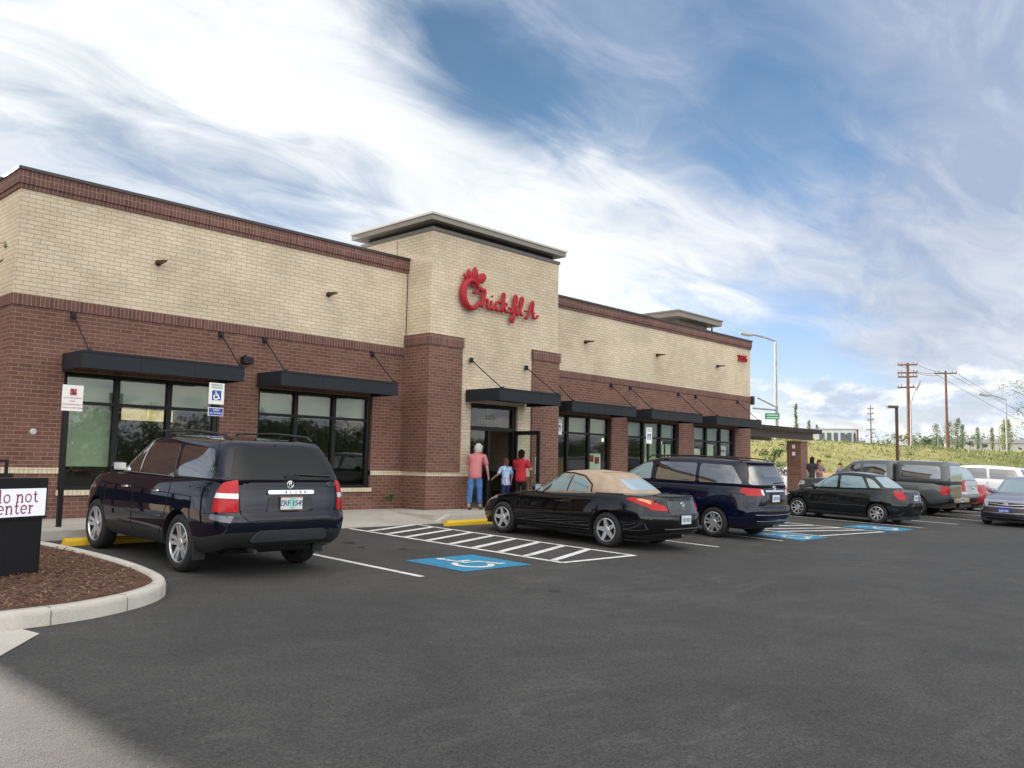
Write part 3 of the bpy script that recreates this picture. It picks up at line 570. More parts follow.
L2([(2.2, .2), (2.3, .45), (2.33, .62), (2.27, .66), (2.23, .45), (2.25, .14), (2.33, .1)])                                                          # l
L2([(2.4, .26), (2.5, .26)], .032)                                                                                                                  # hyphen
L2([(2.44, .06), (2.5, .04), (2.62, .3), (2.7, .58), (2.76, .56), (2.74, .3), (2.78, .1), (2.88, .1), (2.97, .2)], .042); L2([(2.56, .26), (2.84, .24)], .032)   # A
for v_ in logo.v: v_.z = oz+.42+(v_.z-oz-.42)*.87
lg = bld(logo, 'script_sign_lettering', REDS, smooth=True)

# ------------------------------------------------------------------ pergola and pier
Pg = empty('pergola', 'dark slatted pergola roof reaching out from the far end of the restaurant', 'pergola', (35.4, 18, 0), world_children=True)
DKW = pmat('dark pergola timber', (.045, .035, .028), .7)
mb = MB()
for y in (17.15, 19.2, 21.4): mb.box(32.26, 38.2, y, y+.14, 2.5, 2.8)
mb.build('beam', DKW, Pg)
mb = MB(); x = 32.5
while x < 38.2: mb.box(x, x+.07, 16.75, 21.9, 2.802, 2.98); x += .3
mb.build('rafter', DKW, Pg)
mb = MB(); mb.box(38.0, 38.14, 21.35, 21.49, 0, 2.5); mb.build('post', DKW, Pg)
Pc = empty('brick_pier', 'brown brick pier with two small white squares on its side under the pergola end', 'brick pier', (37.2, 17.45, 0), world_children=True)
mb = MB(); X0, X1, Y0, Y1 = 36.85, 37.55, 17.12, 17.78
mb.box(X0, X1, Y0, Y1, 0, 2.4); mb.build('shaft', BROWN, Pc)
for z0 in (1.78, 2.1): mb = MB(); mb.box(X0-.02, X0-.001, Y0+.26, Y0+.40, z0, z0+.17); mb.build('square_panel', pmat('pier panel white', (.75, .72, .65), .5), Pc)  # plain pale panels on the pier side
mb = MB(); mb.box(X0-.04, X1+.04, Y0-.04, Y1+.04, 2.401, 2.46); mb.build('cap', pmat('pier cap', (.22, .15, .12), .7), Pc)

# ------------------------------------------------------------------ signs on posts
def post(mb, x, y, z1, r_=.04, z0=0, mi=0): mb.box(x-r_, x+r_, y-r_, y+r_, z0, z1, mi)
def fplace(px, py, Y):
    d = ray(px, py); t = Y/d.y; return Vector((0, 0, CAMH))+d*t
def wheel_sign(x, y, z0, z1, w, label, rz=0, lower=None, group=None):
    r_ = empty('accessible_parking_sign', label, 'parking sign', (x, y, 0), rz, group)
    mb = MB(); post(mb, 0, .035, z1-.02, .03); mb.build('post', BLACKM, r_)
    mb = MB(); mb.box(-w/2, w/2, -.006, .004, z0, z1); pl = mb.build('panel', WHITE, r_)
    h = z1-z0
    mb = MB(); q = w*.3; zc_ = z0+h*.42; mb.box(-q, q, -.011, -.0065, zc_-q, zc_+q); mb.build('blue_square', BLUES, pl)
    mb = MB(); isa(mb, 0, 0, q*1.7, lambda u, v: (u, -.014, zc_+v-q*.12), .028); mb.build('wheelchair_symbol', WHITE, pl)
    mb = MB(); text_mb('RESERVED', w*.17, .001, Matrix.Translation((0, -.009, z0+h*.9)) @ Matrix.Rotation(pi/2, 4, 'X'), mb); text_mb('PARKING', w*.17, .001, Matrix.Translation((0, -.009, z0+h*.78)) @ Matrix.Rotation(pi/2, 4, 'X'), mb); mb.build('sign_text', pmat('text green', (.03, .2, .12), .6), pl)
    if lower:
        mb = MB(); mb.box(-w/2, w/2, -.006, .004, lower[0], lower[1]); l_ = mb.build('lower_panel', WHITE, r_)
        mb = MB(); mb.box(-w/2+.012, w/2-.012, -.011, -.0065, lower[0]+.012, lower[1]-.012); mb.build('blue_field', BLUES, l_)
        mb = MB(); hh = lower[1]-lower[0]
        text_mb('VAN', hh*.4, .001, Matrix.Translation((0, -.013, lower[0]+hh*.7)) @ Matrix.Rotation(pi/2, 4, 'X'), mb); text_mb('ACCESSIBLE', hh*.32, .001, Matrix.Translation((0, -.013, lower[0]+hh*.33)) @ Matrix.Rotation(pi/2, 4, 'X'), mb); mb.build('sign_text', WHITE, l_)
    return r_
p = fplace(216, 404, 14.95)
t1 = fplace(216, 383, 14.95).z; t2 = fplace(216, 404.3, 14.95).z; t3 = fplace(216, 407.6, 14.95).z; t4 = fplace(216, 416, 14.95).z
wheel_sign(p.x, 14.95, t2, t1, .3, 'white wheelchair parking sign with a blue van accessible plate below it', 0, (t4, t3))
p = fplace(649, 437, 15.3); wheel_sign(p.x, 15.3, fplace(649, 443.5, 15.3).z, fplace(649, 427.5, 15.3).z, .3, 'white wheelchair parking sign on a black post above the navy minivan roof')
p = fplace(557.2, 426, 16.75); wheel_sign(p.x+.06, 16.75, fplace(557, 434.5, 16.75).z, fplace(557, 419, 16.75).z, .3, 'white wheelchair parking sign half hidden by the right pier of the entrance tower')
p = fplace(72.5, 398, 15.15); z1 = fplace(72.5, 385, 15.15).z; z0 = fplace(72.5, 411, 15.15).z
r_ = empty('towing_sign', 'white notice sign with small red tow picture on a black post at the left window', 'notice sign', (p.x, 15.15, 0))
mb = MB(); post(mb, -.07, .04, z1-.05, .035); mb.build('post', BLACKM, r_)
mb = MB(); mb.box(-.165, .165, -.006, .004, z0, z1); pl = mb.build('panel', WHITE, r_)
mb = MB(); mb.box(-.045, .06, -.011, -.0065, z1-.17, z1-.06); mb.build('red_square', pmat('faded red', (.5, .1, .12), .6), pl)
mb = MB(); mb.box(-.03, .0, -.016, -.0115, z1-.1, z1-.075); mb.box(-.02, .045, -.016, -.0115, z1-.15, z1-.125); mb.tube([(-.015, -.014, z1-.08), (.035, -.014, z1-.13)], .006, 5); mb.build('tow_picture', INK, pl)
mb = MB()
for i, (tx, k_) in enumerate((('CUSTOMER PARKING', .03), ('ONLY', .032), ('UNAUTHORIZED VEHICLES', .026), ('TOWED AT OWNER EXPENSE', .025))): text_mb(tx, k_, .001, Matrix.Translation((0, -.009, z1-.215-.055*i)) @ Matrix.Rotation(pi/2, 4, 'X'), mb)
mb.build('sign_text', pmat('faded red', (.5, .1, .12), .6), pl)
# do not enter box
bx = empty('do_not_enter_sign', 'black box sign with a white panel reading do not enter on the mulch island', 'sign', (0, 0, 0), 0)
base = at(46, 517, 9.6); rzb = radians(24); bx.location = (base.x, base.y, gz(base.y)+.13); bx.rotation_euler = (0, 0, rzb)
zt = at(46, 478, 9.6).z-bx.location.z; zp1 = at(44, 488, 9.6).z-bx.location.z; zp0 = at(44, 515, 9.6).z-bx.location.z; w = .74
mb = MB(); mb.box(-w+.03, -.03, .02, .3, -.1, zp0-.03); mb.build('pedestal', BLACKM, bx)
mb = MB(); mb.box(-w, 0, 0, .32, zp0-.029, zt); mb.build('cabinet', BLACKM, bx)
mb = MB(); mb.box(-w+.025, -.025, -.008, -.001, zp0, zp1); face = mb.build('panel', pmat('lit panel white', (.8, .82, .86), .4, emis=(.8, .85, 1), es=.12), bx)
mb = MB()
def slab_letters(word, x, zbase, xh, st=.02):
    def seg(pts, w_=None):
        mb_path(mb, pts, w_ or st, lambda u, v: (u, -.010-.0004*len(mb.f) % .004, v))
    asc = xh*1.5
    arc = lambda cx, cz, rx, rz_, a0, a1: [(cx+rx*cos(radians(lerp(a0, a1, i/12))), cz+rz_*sin(radians(lerp(a0, a1, i/12)))) for i in range(13)]
    for ch_ in word:
        b_ = zbase
        if ch_ == ' ': x += xh*.5; continue
        if ch_ in 'od': seg(arc(x+xh*.45, b_+xh*.5, xh*.38, xh*.45, 0, 360), st*.8)
        if ch_ == 'o': x += xh*1.12; continue
        if ch_ == 'd': seg([(x+xh*.83, b_), (x+xh*.83, b_+asc)]); seg([(x+xh*.62, b_+asc), (x+xh*.85, b_+asc)], st*.6); seg([(x+xh*.83, b_+.005), (x+xh*1.02, b_+.005)], st*.6); x += xh*1.25; continue
        if ch_ == 'n':
            seg([(x+xh*.2, b_), (x+xh*.2, b_+xh*.95)]); seg([(x+xh*.2, b_+xh*.6), (x+xh*.4, b_+xh*.88), (x+xh*.65, b_+xh*.92), (x+xh*.82, b_+xh*.7), (x+xh*.82, b_)]); 
            for q in (.2, .82): seg([(x+xh*(q-.18), b_+.004), (x+xh*(q+.18), b_+.004)], st*.6)
            seg([(x, b_+xh*.93), (x+xh*.22, b_+xh*.93)], st*.6); x += xh*1.2; continue
        if ch_ == 't': seg([(x+xh*.25, b_+xh*1.25), (x+xh*.25, b_+xh*.2), (x+xh*.4, b_+xh*.03), (x+xh*.62, b_+xh*.12)]); seg([(x, b_+xh*.9), (x+xh*.55, b_+xh*.9)], st*.7); x += xh*.8; continue
        if ch_ == 'e': seg(arc(x+xh*.43, b_+xh*.5, xh*.38, xh*.45, 0, 315), st*.85); seg([(x+xh*.06, b_+xh*.5), (x+xh*.8, b_+xh*.5)], st*.6); x += xh*1.02; continue
        if ch_ == 'r': seg([(x+xh*.2, b_), (x+xh*.2, b_+xh*.95)]); seg([(x+xh*.2, b_+xh*.55), (x+xh*.4, b_+xh*.85), (x+xh*.68, b_+xh*.85)]); seg([(x, b_+.004), (x+xh*.42, b_+.004)], st*.6); seg([(x, b_+xh*.93), (x+xh*.22, b_+xh*.93)], st*.6); x += xh*.85; continue
    return x
xh = .094
slab_letters('do not', -w+.06, zp0+.15, xh, .017); slab_letters('enter', -w+.11, zp0+.03, xh, .017)
mb.build('lettering', pmat('plum red', (.3, .03, .07), .5), face)
# metal railing gate by the wall at far left
rg = empty('metal_railing', 'dark metal railing with a solid lower panel against the brick wall at far left', 'railing', (3.6, 15.9, 0))
mb = MB(); mb.box(-1.6, 1.05, -.02, .02, 1.04, 1.08)
for x in (-1.6, -1.0, -.4, .2, .6, 1.0): mb.box(x, x+.05, -.018, .018, 0, 1.04)
mb.build('rail', BLACKM, rg)
mb = MB(); mb.box(-1.62, 1.12, -.06, -.025, .5, .86); mb.build('solid_panel', BLACKM, rg)
# wheel stops
def wheel_stop(x, y, label):
    mb = MB(); L_ = .92; h = .11; q = .07
    sec = [(-q, 0), (-q*.95, h*.6), (-q*.6, h), (q*.6, h), (q*.95, h*.6), (q, 0)]; b = 0
    for X in (-L_, L_): mb.v += [Vector((X*(1 if i in (0, 5) else .985), s_[0], s_[1])) for i, s_ in enumerate(sec)]
    for i in range(5): mb.f.append([i, i+1, 7+i, 6+i]); mb.mi.append(0)
    mb.f += [[5, 4, 3, 2, 1, 0], [6, 7, 8, 9, 10, 11]]; mb.mi += [0, 0]
    o = mb.build('wheel_stop', YPAINT); o.location = (x, y, gz(y)); return tag(o, label, 'wheel stop', 'yellow wheel stops at the heads of the bays')
wheel_stop(13.42, 13.75, 'yellow concrete wheel stop in front of the black convertible')
wheel_stop(5.75, 13.75, 'yellow concrete wheel stop under the nose of the dark navy SUV')
# ------------------------------------------------------------------ vehicles
def paintm(name, col, metal=.3, rough=.28):
    m = pmat(name, col, .5, 0 if max(col) < .1 else metal, 1, spec=.0 if max(col) < .1 else .4); return m
NR = 132
def ring2(yr, yf, w, nf, nr):
    yc = (yr+yf)/2; h = (yf-yr)/2; dense = []
    for i in range(1440):
        a = 2*pi*i/1440; c, s_ = cos(a), sin(a); n_ = nf if s_ >= 0 else nr
        dense.append((w*math.copysign(abs(c)**(2/n_), c), yc+h*math.copysign(abs(s_)**(2/n_), s_)))
    L = [0]
    for i in range(1440):
        a, b = dense[i], dense[(i+1) % 1440]; L.append(L[-1]+math.hypot(a[0]-b[0], a[1]-b[1]))
    out, j = [], 0
    for k in range(NR):
        t = L[-1]*k/NR
        while L[j+1] < t: j += 1
        a, b = dense[j], dense[(j+1) % 1440]; f = (t-L[j])/max(1e-9, L[j+1]-L[j]); out.append((lerp(a[0], b[0], f), lerp(a[1], b[1], f)))
    return out
def loft(rings, crown, capz, mb, mi_of=lambda k: 0, bottom=True):
    b = len(mb.v)
    for r_ in rings: mb.v += [Vector(p) for p in r_]
    nr_ = len(rings)
    for k in range(nr_-1):
        for i in range(NR):
            j = (i+1) % NR; mb.f.append([b+k*NR+i, b+k*NR+j, b+(k+1)*NR+j, b+(k+1)*NR+i]); mb.mi.append(mi_of(k))
    last = rings[-1]; cx = 0; ys_ = [p[1] for p in last]; cy = (min(ys_)+max(ys_))/2; prev = b+(nr_-1)*NR
    for s_ in (.93, .82, .66, .48, .3, .14):
        nb = len(mb.v)
        for p in last:
            x, y = p[0]*s_, cy+(p[1]-cy)*s_; mb.v.append(Vector((x, y, capz(y)+crown*(1-s_*s_))))
        for i in range(NR):
            j = (i+1) % NR; mb.f.append([prev+i, prev+j, nb+j, nb+i]); mb.mi.append(0)
        prev = nb
    c = len(mb.v); mb.v.append(Vector((0, cy, capz(cy)+crown)))
    for i in range(NR): mb.f.append([prev+i, prev+(i+1) % NR, c]); mb.mi.append(0)
    if bottom: mb.f.append([b+i for i in range(NR)][::-1]); mb.mi.append(0)
def rounded(pts, r=.04):
    out = []; n_ = len(pts); P_ = [Vector(p) for p in pts]
    for i, p in enumerate(P_):
        a, b = P_[i-1], P_[(i+1) % n_]; ra = min(r, (a-p).length*.4); rb = min(r, (b-p).length*.4)
        q0 = p+(a-p).normalized()*ra; q1 = p+(b-p).normalized()*rb
        for t in (0, .33, .67, 1): out.append(q0*(1-t)**2+p*2*t*(1-t)+q1*t*t)
    return out
class Car:
    def __init__(s, name, label, x, y, rz, sc, body, paint, group='cars parked in the marked bays', cat='car', pitch=True):
        s.root = empty(name, label, cat, (x, y, gz(y)), rz, group); s.root.scale = (sc, sc, sc)
        if pitch: s.root.rotation_euler = (math.atan(SLOPE)*cos(rz), 0, rz) if abs(rz) < .5 else (0, -math.atan(SLOPE) if rz > 0 else 0, rz)
        s.p = body; s.paint = paint; s.bv = []
        d = body; mb = MB(); zs = lambda y: curve(d['zs'], y); zb = lambda y: curve(d['zb'], y)
        lev = d.get('lev', [(0, .10, .14, .10), (.06, .035, .06, .03), (.2, .012, .015, .0), (.4, 0, 0, .0), (.6, .0, .03, .02), (.78, .018, .09, .05), (.9, .04, .15, .09), (.97, .06, .22, .12), (1.0, .085, .30, .15)])
        rings = []
        for t, dw, df, dr in lev:
            rg_ = ring2(d['y0']+dr, d['y1']-df, d['w']-dw, d['nf'], d['nr']); rings.append([(x_, y_, lerp(zb(y_), zs(y_), t)) for x_, y_ in rg_])
        loft(rings, d.get('crown', .05), zs, mb, lambda k: 1 if k < d.get('clad', 1) else 0)
        o = mb.build('body', [paint, PLAST, SEAM], s.root, True); s.body = o
        # wheel arches
        dg = None
        for ya in d['axles']:
            for sx_ in (-1, 1):
                cm = MB(); R_ = d['R']+.055; xa = sx_*(d['w']-.42); xb = sx_*(d['w']+.2)
                for X in (xa, xb): cm.v += [Vector((X, ya+R_*cos(2*pi*k/40), d['R']+R_*sin(2*pi*k/40))) for k in range(40)]
                for k in range(40): cm.f.append([k, (k+1) % 40, 40+(k+1) % 40, 40+k])
                cm.f += [list(range(40))[::-1], list(range(40, 80))]; cm.mi = [0]*42
                if sx_ < 0: cm.f = [f[::-1] for f in cm.f]
                co = cm.build('cut', [SEAM], s.root); bmx = bmesh.new(); bmx.from_mesh(co.data); bmesh.ops.recalc_face_normals(bmx, faces=bmx.faces); bmx.to_mesh(co.data); bmx.free()
                md = o.modifiers.new('b', 'BOOLEAN'); md.operation = 'DIFFERENCE'; md.object = co; md.solver = 'EXACT'; md.material_mode = 'TRANSFER'
        cuts = [m_.object for m_ in o.modifiers]
        bpy.context.view_layer.update(); dg = bpy.context.evaluated_depsgraph_get(); me = bpy.data.meshes.new_from_object(o.evaluated_get(dg)); old = o.data
        o.modifiers.clear(); o.data = me; bpy.data.meshes.remove(old)
        for c_ in cuts: bpy.data.objects.remove(c_)
        autosmooth(o, 38); s.bv.append(BVHTree.FromPolygons([v.co for v in me.vertices], [list(p.vertices) for p in me.polygons]))
        for h in d['houses']: s.house(h)
        for ya in d['axles']:
            for sx_ in (-1, 1): s.wheel(sx_, ya)
    def house(s, h):
        mb = MB(); zs = lambda y: curve(s.p['zs'], y)-.03; zr = lambda y: curve(h['roof'], y); rings = []
        for t, e in [(0, 0), (.2, 0), (.4, 0), (.6, 0), (.8, 0), (.9, .008), (.96, .03), (1.0, .075)]:
            bul = .02*sin(pi*t)
            yr = lerp(h['base'][0], h['top'][0], t**h.get('pr', 1.0))-bul; yf = lerp(h['base'][1], h['top'][1], t**h.get('pf', .95))+bul; w = lerp(h['wb'], h['wt'], t)+bul-e
            tt = t if t < .9 else {.9: .915, .96: .975, 1.0: 1.0}[t]
            rings.append([(x_, y_, lerp(zs(y_), zr(y_), tt)) for x_, y_ in ring2(yr+e*.8, yf-e*.8, w, h.get('nf', 5), h.get('nr', 6))])
        loft(rings, h.get('crown', .03), zr, mb)
        o = mb.build(h.get('name', 'roof'), h.get('mat', s.paint), s.root, True); s.bv.append(BVHTree.FromPolygons(mb.v, mb.f)); return o
    def cast(s, axis, u, v, off):
        if axis == 'L': o, d = Vector((-4, u, v)), Vector((1, 0, 0))
        elif axis == 'R': o, d = Vector((4, u, v)), Vector((-1, 0, 0))
        elif axis == 'B': o, d = Vector((u, -7, v)), Vector((0, 1, 0))
        elif axis == 'F': o, d = Vector((u, 7, v)), Vector((0, -1, 0))
        elif len(axis) == 2:          # wraps round a corner of the body; u is the length along the wrap
            sx_ = -1 if axis[1] == 'L' else 1; sy_ = -1 if axis[0] == 'R' else 1; rp = .35; px_ = s.p['w']-rp; py_ = (s.p['y0']+rp) if sy_ < 0 else (s.p['y1']-rp); q = pi/2*rp
            if u < 0: o, d = Vector((sx_*(px_+u), sy_*7, v)), Vector((0, -sy_, 0))
            elif u > q: o, d = Vector((sx_*4, py_-sy_*(u-q), v)), Vector((-sx_, 0, 0))
            else: a = u/rp; e = Vector((sx_*sin(a), sy_*cos(a), 0)); o, d = Vector((sx_*px_, py_, v))+e*3, -e
        else: o, d = Vector((u, v, 4)), Vector((0, 0, -1))
        best = None
        for bv in s.bv:
            r_ = bv.ray_cast(o, d)
            if r_[0] is not None and (best is None or r_[3] < best[3]): best = r_
        if best is None:
            for bv in s.bv:
                r_ = bv.find_nearest(o+d*(3 if axis in 'LR' else 4.7))
                if best is None or r_[3] < best[3]: best = r_
        nn = best[1]; nn = nn if nn.dot(d) < 0 else -nn
        return best[0]+nn*off
    def patch(s, name, poly, axis, mat, off=.006, r=.04, parent=None, res=.07, thick=.0):
        if axis in ('LR',): s.patch(name, poly, 'L', mat, off, r, parent, res); return s.patch(name, poly, 'R', mat, off, r, parent, res)
        P_ = rounded(poly, r) if r else [Vector(p) for p in poly]; B_ = []
        for i, p in enumerate(P_):
            q = P_[(i+1) % len(P_)]; k = max(1, int((q-p).length/res)); B_ += [p.lerp(q, j/k) for j in range(k)]
        xs_ = [p.x for p in B_]; ys_ = [p.y for p in B_]; inn = []
        def inside(p):
            c = False; n_ = len(B_)
            for i in range(n_):
                a, b = B_[i], B_[(i+1) % n_]
                if (a.y > p.y) != (b.y > p.y) and p.x < (b.x-a.x)*(p.y-a.y)/(b.y-a.y)+a.x: c = not c
            return c
        x = min(xs_)+res/2
        while x < max(xs_):
            y = min(ys_)+res/2
            while y < max(ys_):
                p = Vector((x, y))
                if inside(p) and min((p-b).length for b in B_) > res*.35: inn.append(p)
                y += res
            x += res
        nb = len(B_); vs, es, fs, *_ = delaunay_2d_cdt(B_+inn, [(i, (i+1) % nb) for i in range(nb)], [list(range(nb))], 1, 1e-5)
        V = [s.cast(axis, v.x, v.y, off) for v in vs]
        base = len(V); V += [s.cast(axis, b.x, b.y, -.004) for b in B_]
        F = [list(f) for f in fs]
        idx_ = {}
        for i, b in enumerate(B_):
            j = min(range(len(vs)), key=lambda k: (Vector(vs[k])-b).length_squared); idx_[i] = j
        for i in range(nb): F.append([idx_[i], idx_[(i+1) % nb], base+(i+1) % nb, base+i])
        F = [f for f in F if len(set(f)) == len(f)]
        mb = MB(); mb.v = V; mb.f = F; mb.mi = [0]*len(F); o = mb.build(name, mat, parent or s.root, True)
        bmx = bmesh.new(); bmx.from_mesh(o.data); bmesh.ops.recalc_face_normals(bmx, faces=bmx.faces)
        out = {'L': (-1, 0, 0), 'R': (1, 0, 0), 'B': (0, -1, 0), 'F': (0, 1, 0), 'T': (0, 0, 1), 'RL': (-.7, -.7, 0), 'RR': (.7, -.7, 0), 'FL': (-.7, .7, 0), 'FR': (.7, .7, 0)}[axis]; bmx.faces.ensure_lookup_table()
        if sum(f.normal.dot(Vector(out))*f.calc_area() for f in bmx.faces) < 0: bmesh.ops.reverse_faces(bmx, faces=bmx.faces)
        bmx.to_mesh(o.data); bmx.free(); autosmooth(o, 50)
        return o
    def strip(s, name, pts, axis, mat, w=.012, off=.004, parent=None):
        if axis == 'LR': s.strip(name, pts, 'L', mat, w, off, parent); return s.strip(name, pts, 'R', mat, w, off, parent)
        mb = MB()
        for ax in (axis,):
            P_ = [];
            for a, b in zip(pts, pts[1:]):
                k = max(1, int(math.dist(a, b)/.06)); P_ += [(lerp(a[0], b[0], i/k), lerp(a[1], b[1], i/k)) for i in range(k)]
            P_.append(pts[-1]); mb.tube([s.cast(ax, u, v, off-w*.3) for u, v in P_], w/2, 5)
        return mb.build(name, mat, parent or s.root, True)
    def wheel(s, sx_, ya):
        d = s.p; R_ = d['R']; wd = d.get('tw', .225); ri = d['rim']; xo = sx_*(d['w']-.035)
        M = Matrix.Translation((xo, ya, R_)) @ (Matrix.Identity(4) if sx_ > 0 else Matrix.Rotation(pi, 4, 'Z'))
        mb = MB(); mb.lathe([(ri, -.01), (ri+.02, .0), (ri+(R_-ri)*.5, .008), (R_-.03, -.004), (R_-.008, -.022), (R_, -.045), (R_, -wd+.045), (R_-.02, -wd+.01), (ri, -wd), (ri-.03, -wd+.04), (ri-.03, -.03), (ri, -.01)], 40, 0, 'X', M)
        wh_ = autosmooth(mb.build('wheel', TYRE, s.root))
        mb = MB(); mb.lathe([(ri+.004, -.004), (ri-.012, .0), (ri-.02, -.025), (ri-.028, -.09)], 40, 0, 'X', M)
        mb.lathe([(0, -.02), (.05, -.02), (.065, -.032), (.07, -.07)], 20, 0, 'X', M)
        n_ = d.get('spokes', 5); wsp = d.get('sw', .055)
        for k in range(n_):
            T = M @ Matrix.Rotation(2*pi*k/n_+.2, 4, 'X')
            if d.get('split'):
                for q in (-1, 1):
                    mb.add([(-.03, q*.02-.026, .04), (-.03, q*.02+.026, .04), (-.012, q*wsp*.62-.022, ri-.015), (-.012, q*wsp*.62+.022, ri-.015), (-.07, q*.02-.026, .04), (-.07, q*.02+.026, .04), (-.06, q*wsp*.62-.022, ri-.015), (-.06, q*wsp*.62+.022, ri-.015)][0:8],
                           [(0, 1, 3, 2), (4, 6, 7, 5), (0, 2, 6, 4), (1, 5, 7, 3)], 0, T)
            else:
                mb.add([(-.028, -wsp*.75, .035), (-.028, wsp*.75, .035), (-.01, wsp*.5, ri-.015), (-.01, -wsp*.5, ri-.015), (-.07, -wsp*.75, .035), (-.07, wsp*.75, .035), (-.06, wsp*.5, ri-.015), (-.06, -wsp*.5, ri-.015)],
                       [(0, 1, 2, 3), (4, 7, 6, 5), (0, 3, 7, 4), (1, 5, 6, 2)], 0, T)
        mb.build('rim', RIM, wh_) if False else None
        ro = mb.build('rim', RIM); ro.parent = wh_; autosmooth(ro, 30)
        mb = MB(); mb.lathe([(0, -.1), (ri-.03, -.1)], 30, 0, 'X', M); hb = mb.build('brake_disc', pmat('brake dark', (.04, .04, .04), .6, .5)); hb.parent = wh_
    def mirror_(s, y, z, w=.17, mat=None):
        for sx_ in (-1, 1):
            q = s.cast('L' if sx_ < 0 else 'R', y, z, 0); mb = MB()
            cx = q.x+sx_*.13; M = Matrix.Translation((cx, y, z+.03)) @ Matrix.Diagonal((.11, .06, .075, 1))
            mb.lathe([(0, -1), (.55, -.9), (.9, -.5), (1, 0), (.9, .5), (.55, .9), (0, 1)], 14, M=M); mb.tube([(q.x-sx_*.01, y, z-.02), (cx, y, z)], .025, 6)
            o = mb.build('side_mirror', mat or s.paint, s.root, True)
            g = MB(); g.add([(cx-.085, y-.064, z-.025), (cx+.085, y-.064, z-.025), (cx+.085, y-.064, z+.085), (cx-.085, y-.064, z+.085)], [(0, 1, 2, 3)]); g2 = g.build('mirror_glass', CHROME); g2.parent = o
    def plate(s, txt, z, axis='B', x=0, mat=None, ink=None, size=(.31, .155), off=.02):
        q = s.cast(axis, x, z, off); sg = -1 if axis == 'B' else 1; mb = MB(); w, h = size
        mb.box(x-w/2, x+w/2, q.y-.006, q.y+.006, z-h/2, z+h/2); pl = mb.build('number_plate', mat or PLATE, s.root)
        if txt == '*':
            mb = MB(); sx0 = x-w*.4
            for i in range(6): mb.box(sx0+i*w*.135+(w*.04 if i > 2 else 0), sx0+i*w*.135+w*.085+(w*.04 if i > 2 else 0), q.y+sg*.009-.001, q.y+sg*.009+.001, z-h*.22, z+h*.22)
            o = mb.build('plate_marks', ink or pmat('plate marks', (.2, .24, .32), .6)); o.parent = pl
        elif txt:
            M = Matrix.Translation((x, q.y+sg*.009, z)) @ (Matrix.Rotation(pi/2, 4, 'X') if axis == 'B' else Matrix.Rotation(pi, 4, 'Z') @ Matrix.Rotation(pi/2, 4, 'X'))
            t = text_mb(txt, h*.62, .001, M, spacing=.92); o = t.build('plate_text', ink or INK); o.parent = pl
        return pl, q
    def ovals(s, z, axis='B', x=0, k=1, off=.012):      # three-oval badge
        q = s.cast(axis, x, z, off); mb = MB()
        for rx, rz_, cz in ((.062, .042, 0), (.022, .04, 0), (.04, .014, .018)):
            mb.tube([(x+rx*k*cos(a*pi/10), q.y, z+cz*k+rz_*k*sin(a*pi/10)) for a in range(21)], .006*k, 5)
        return mb.build('badge', CHROME, s.root, True)
def suv_body(**k):
    d = dict(y0=-2.44, y1=2.36, w=.965, nf=4.2, nr=9, R=.365, rim=.25, axles=(-1.32, 1.38), spokes=5, split=True, sw=.07,
             zs=[(2.36, .93), (2.0, 1.02), (1.2, 1.12), (0, 1.16), (-2.44, 1.18)], zb=[(-2.44, .42), (-1.9, .3), (1.9, .28), (2.36, .36)], clad=2,
             lev=[(0, .10, .14, .16), (.08, .035, .06, .06), (.22, .012, .015, .015), (.38, 0, 0, .0), (.5, 0, .01, .03), (.54, .0, .02, .055), (.75, .012, .07, .065), (.9, .03, .14, .085), (.97, .045, .2, .1), (1.0, .06, .26, .115)],
             houses=[dict(base=(-2.34, 1.28), top=(-2.0, .42), wb=.895, wt=.70, roof=[(.5, 1.65), (-.5, 1.71), (-2.2, 1.68)], nf=4.2, nr=10)])
    d.update(k); return d
NAVY = paintm('navy black car paint', (.003, .004, .012), .0, .35); BLK = paintm('black car paint', (.004, .004, .005), .0, .35); NAVY2 = paintm('deep blue car paint', (.003, .0045, .017), .1, .35)
GREYP = paintm('dark grey car paint', (.085, .095, .1), .5); SILV = paintm('silver car paint', (.38, .4, .42), .7); REDP = paintm('red car paint', (.3, .012, .015), .2); WHT = paintm('white car paint', (.72, .73, .74), 0); LILAC = paintm('grey violet car paint', (.22, .22, .29), .5); GREENB = paintm('dark green black paint', (.008, .011, .012), .3)
# 1 --- near SUV
c = Car('parked_suv', 'dark navy SUV with silver rear strip parked closest, beside the mulch island', 6.03, 11.95, radians(.0), 1.0, suv_body(), NAVY, cat='SUV'); suv = c
c.patch('side_window', [(-.02+.1, 1.19), (.98, 1.19), (.42, 1.56), (.1, 1.6)], 'LR', CARGLASS, r=.05)
c.patch('side_window', [(-1.0, 1.2), (-.0, 1.19), (.0, 1.6), (-.86, 1.61)], 'LR', CARGLASS, r=.06)
c.patch('side_window', [(-2.05, 1.21), (-1.1, 1.2), (-.96, 1.6), (-1.8, 1.57)], 'LR', CARGLASS, r=.06)
c.patch('windscreen', [(-.72, 1.18), (.72, 1.18), (.55, 1.6), (-.55, 1.6)], 'F', CARGLASS, r=.05)
rg_ = c.patch('rear_window', [(-.79, 1.21), (.79, 1.21), (.62, 1.61), (-.62, 1.61)], 'B', CARGLASS_D, r=.06)
mb = MB(); q = c.cast('B', .1, 1.27, .02); q2 = c.cast('B', .62, 1.25, .02); mb.tube([q, q2], .012, 6); mb.box(-.05, .15, q.y-.02, q.y+.03, 1.22, 1.27); wp = mb.build('rear_wiper', PLAST, c.root)
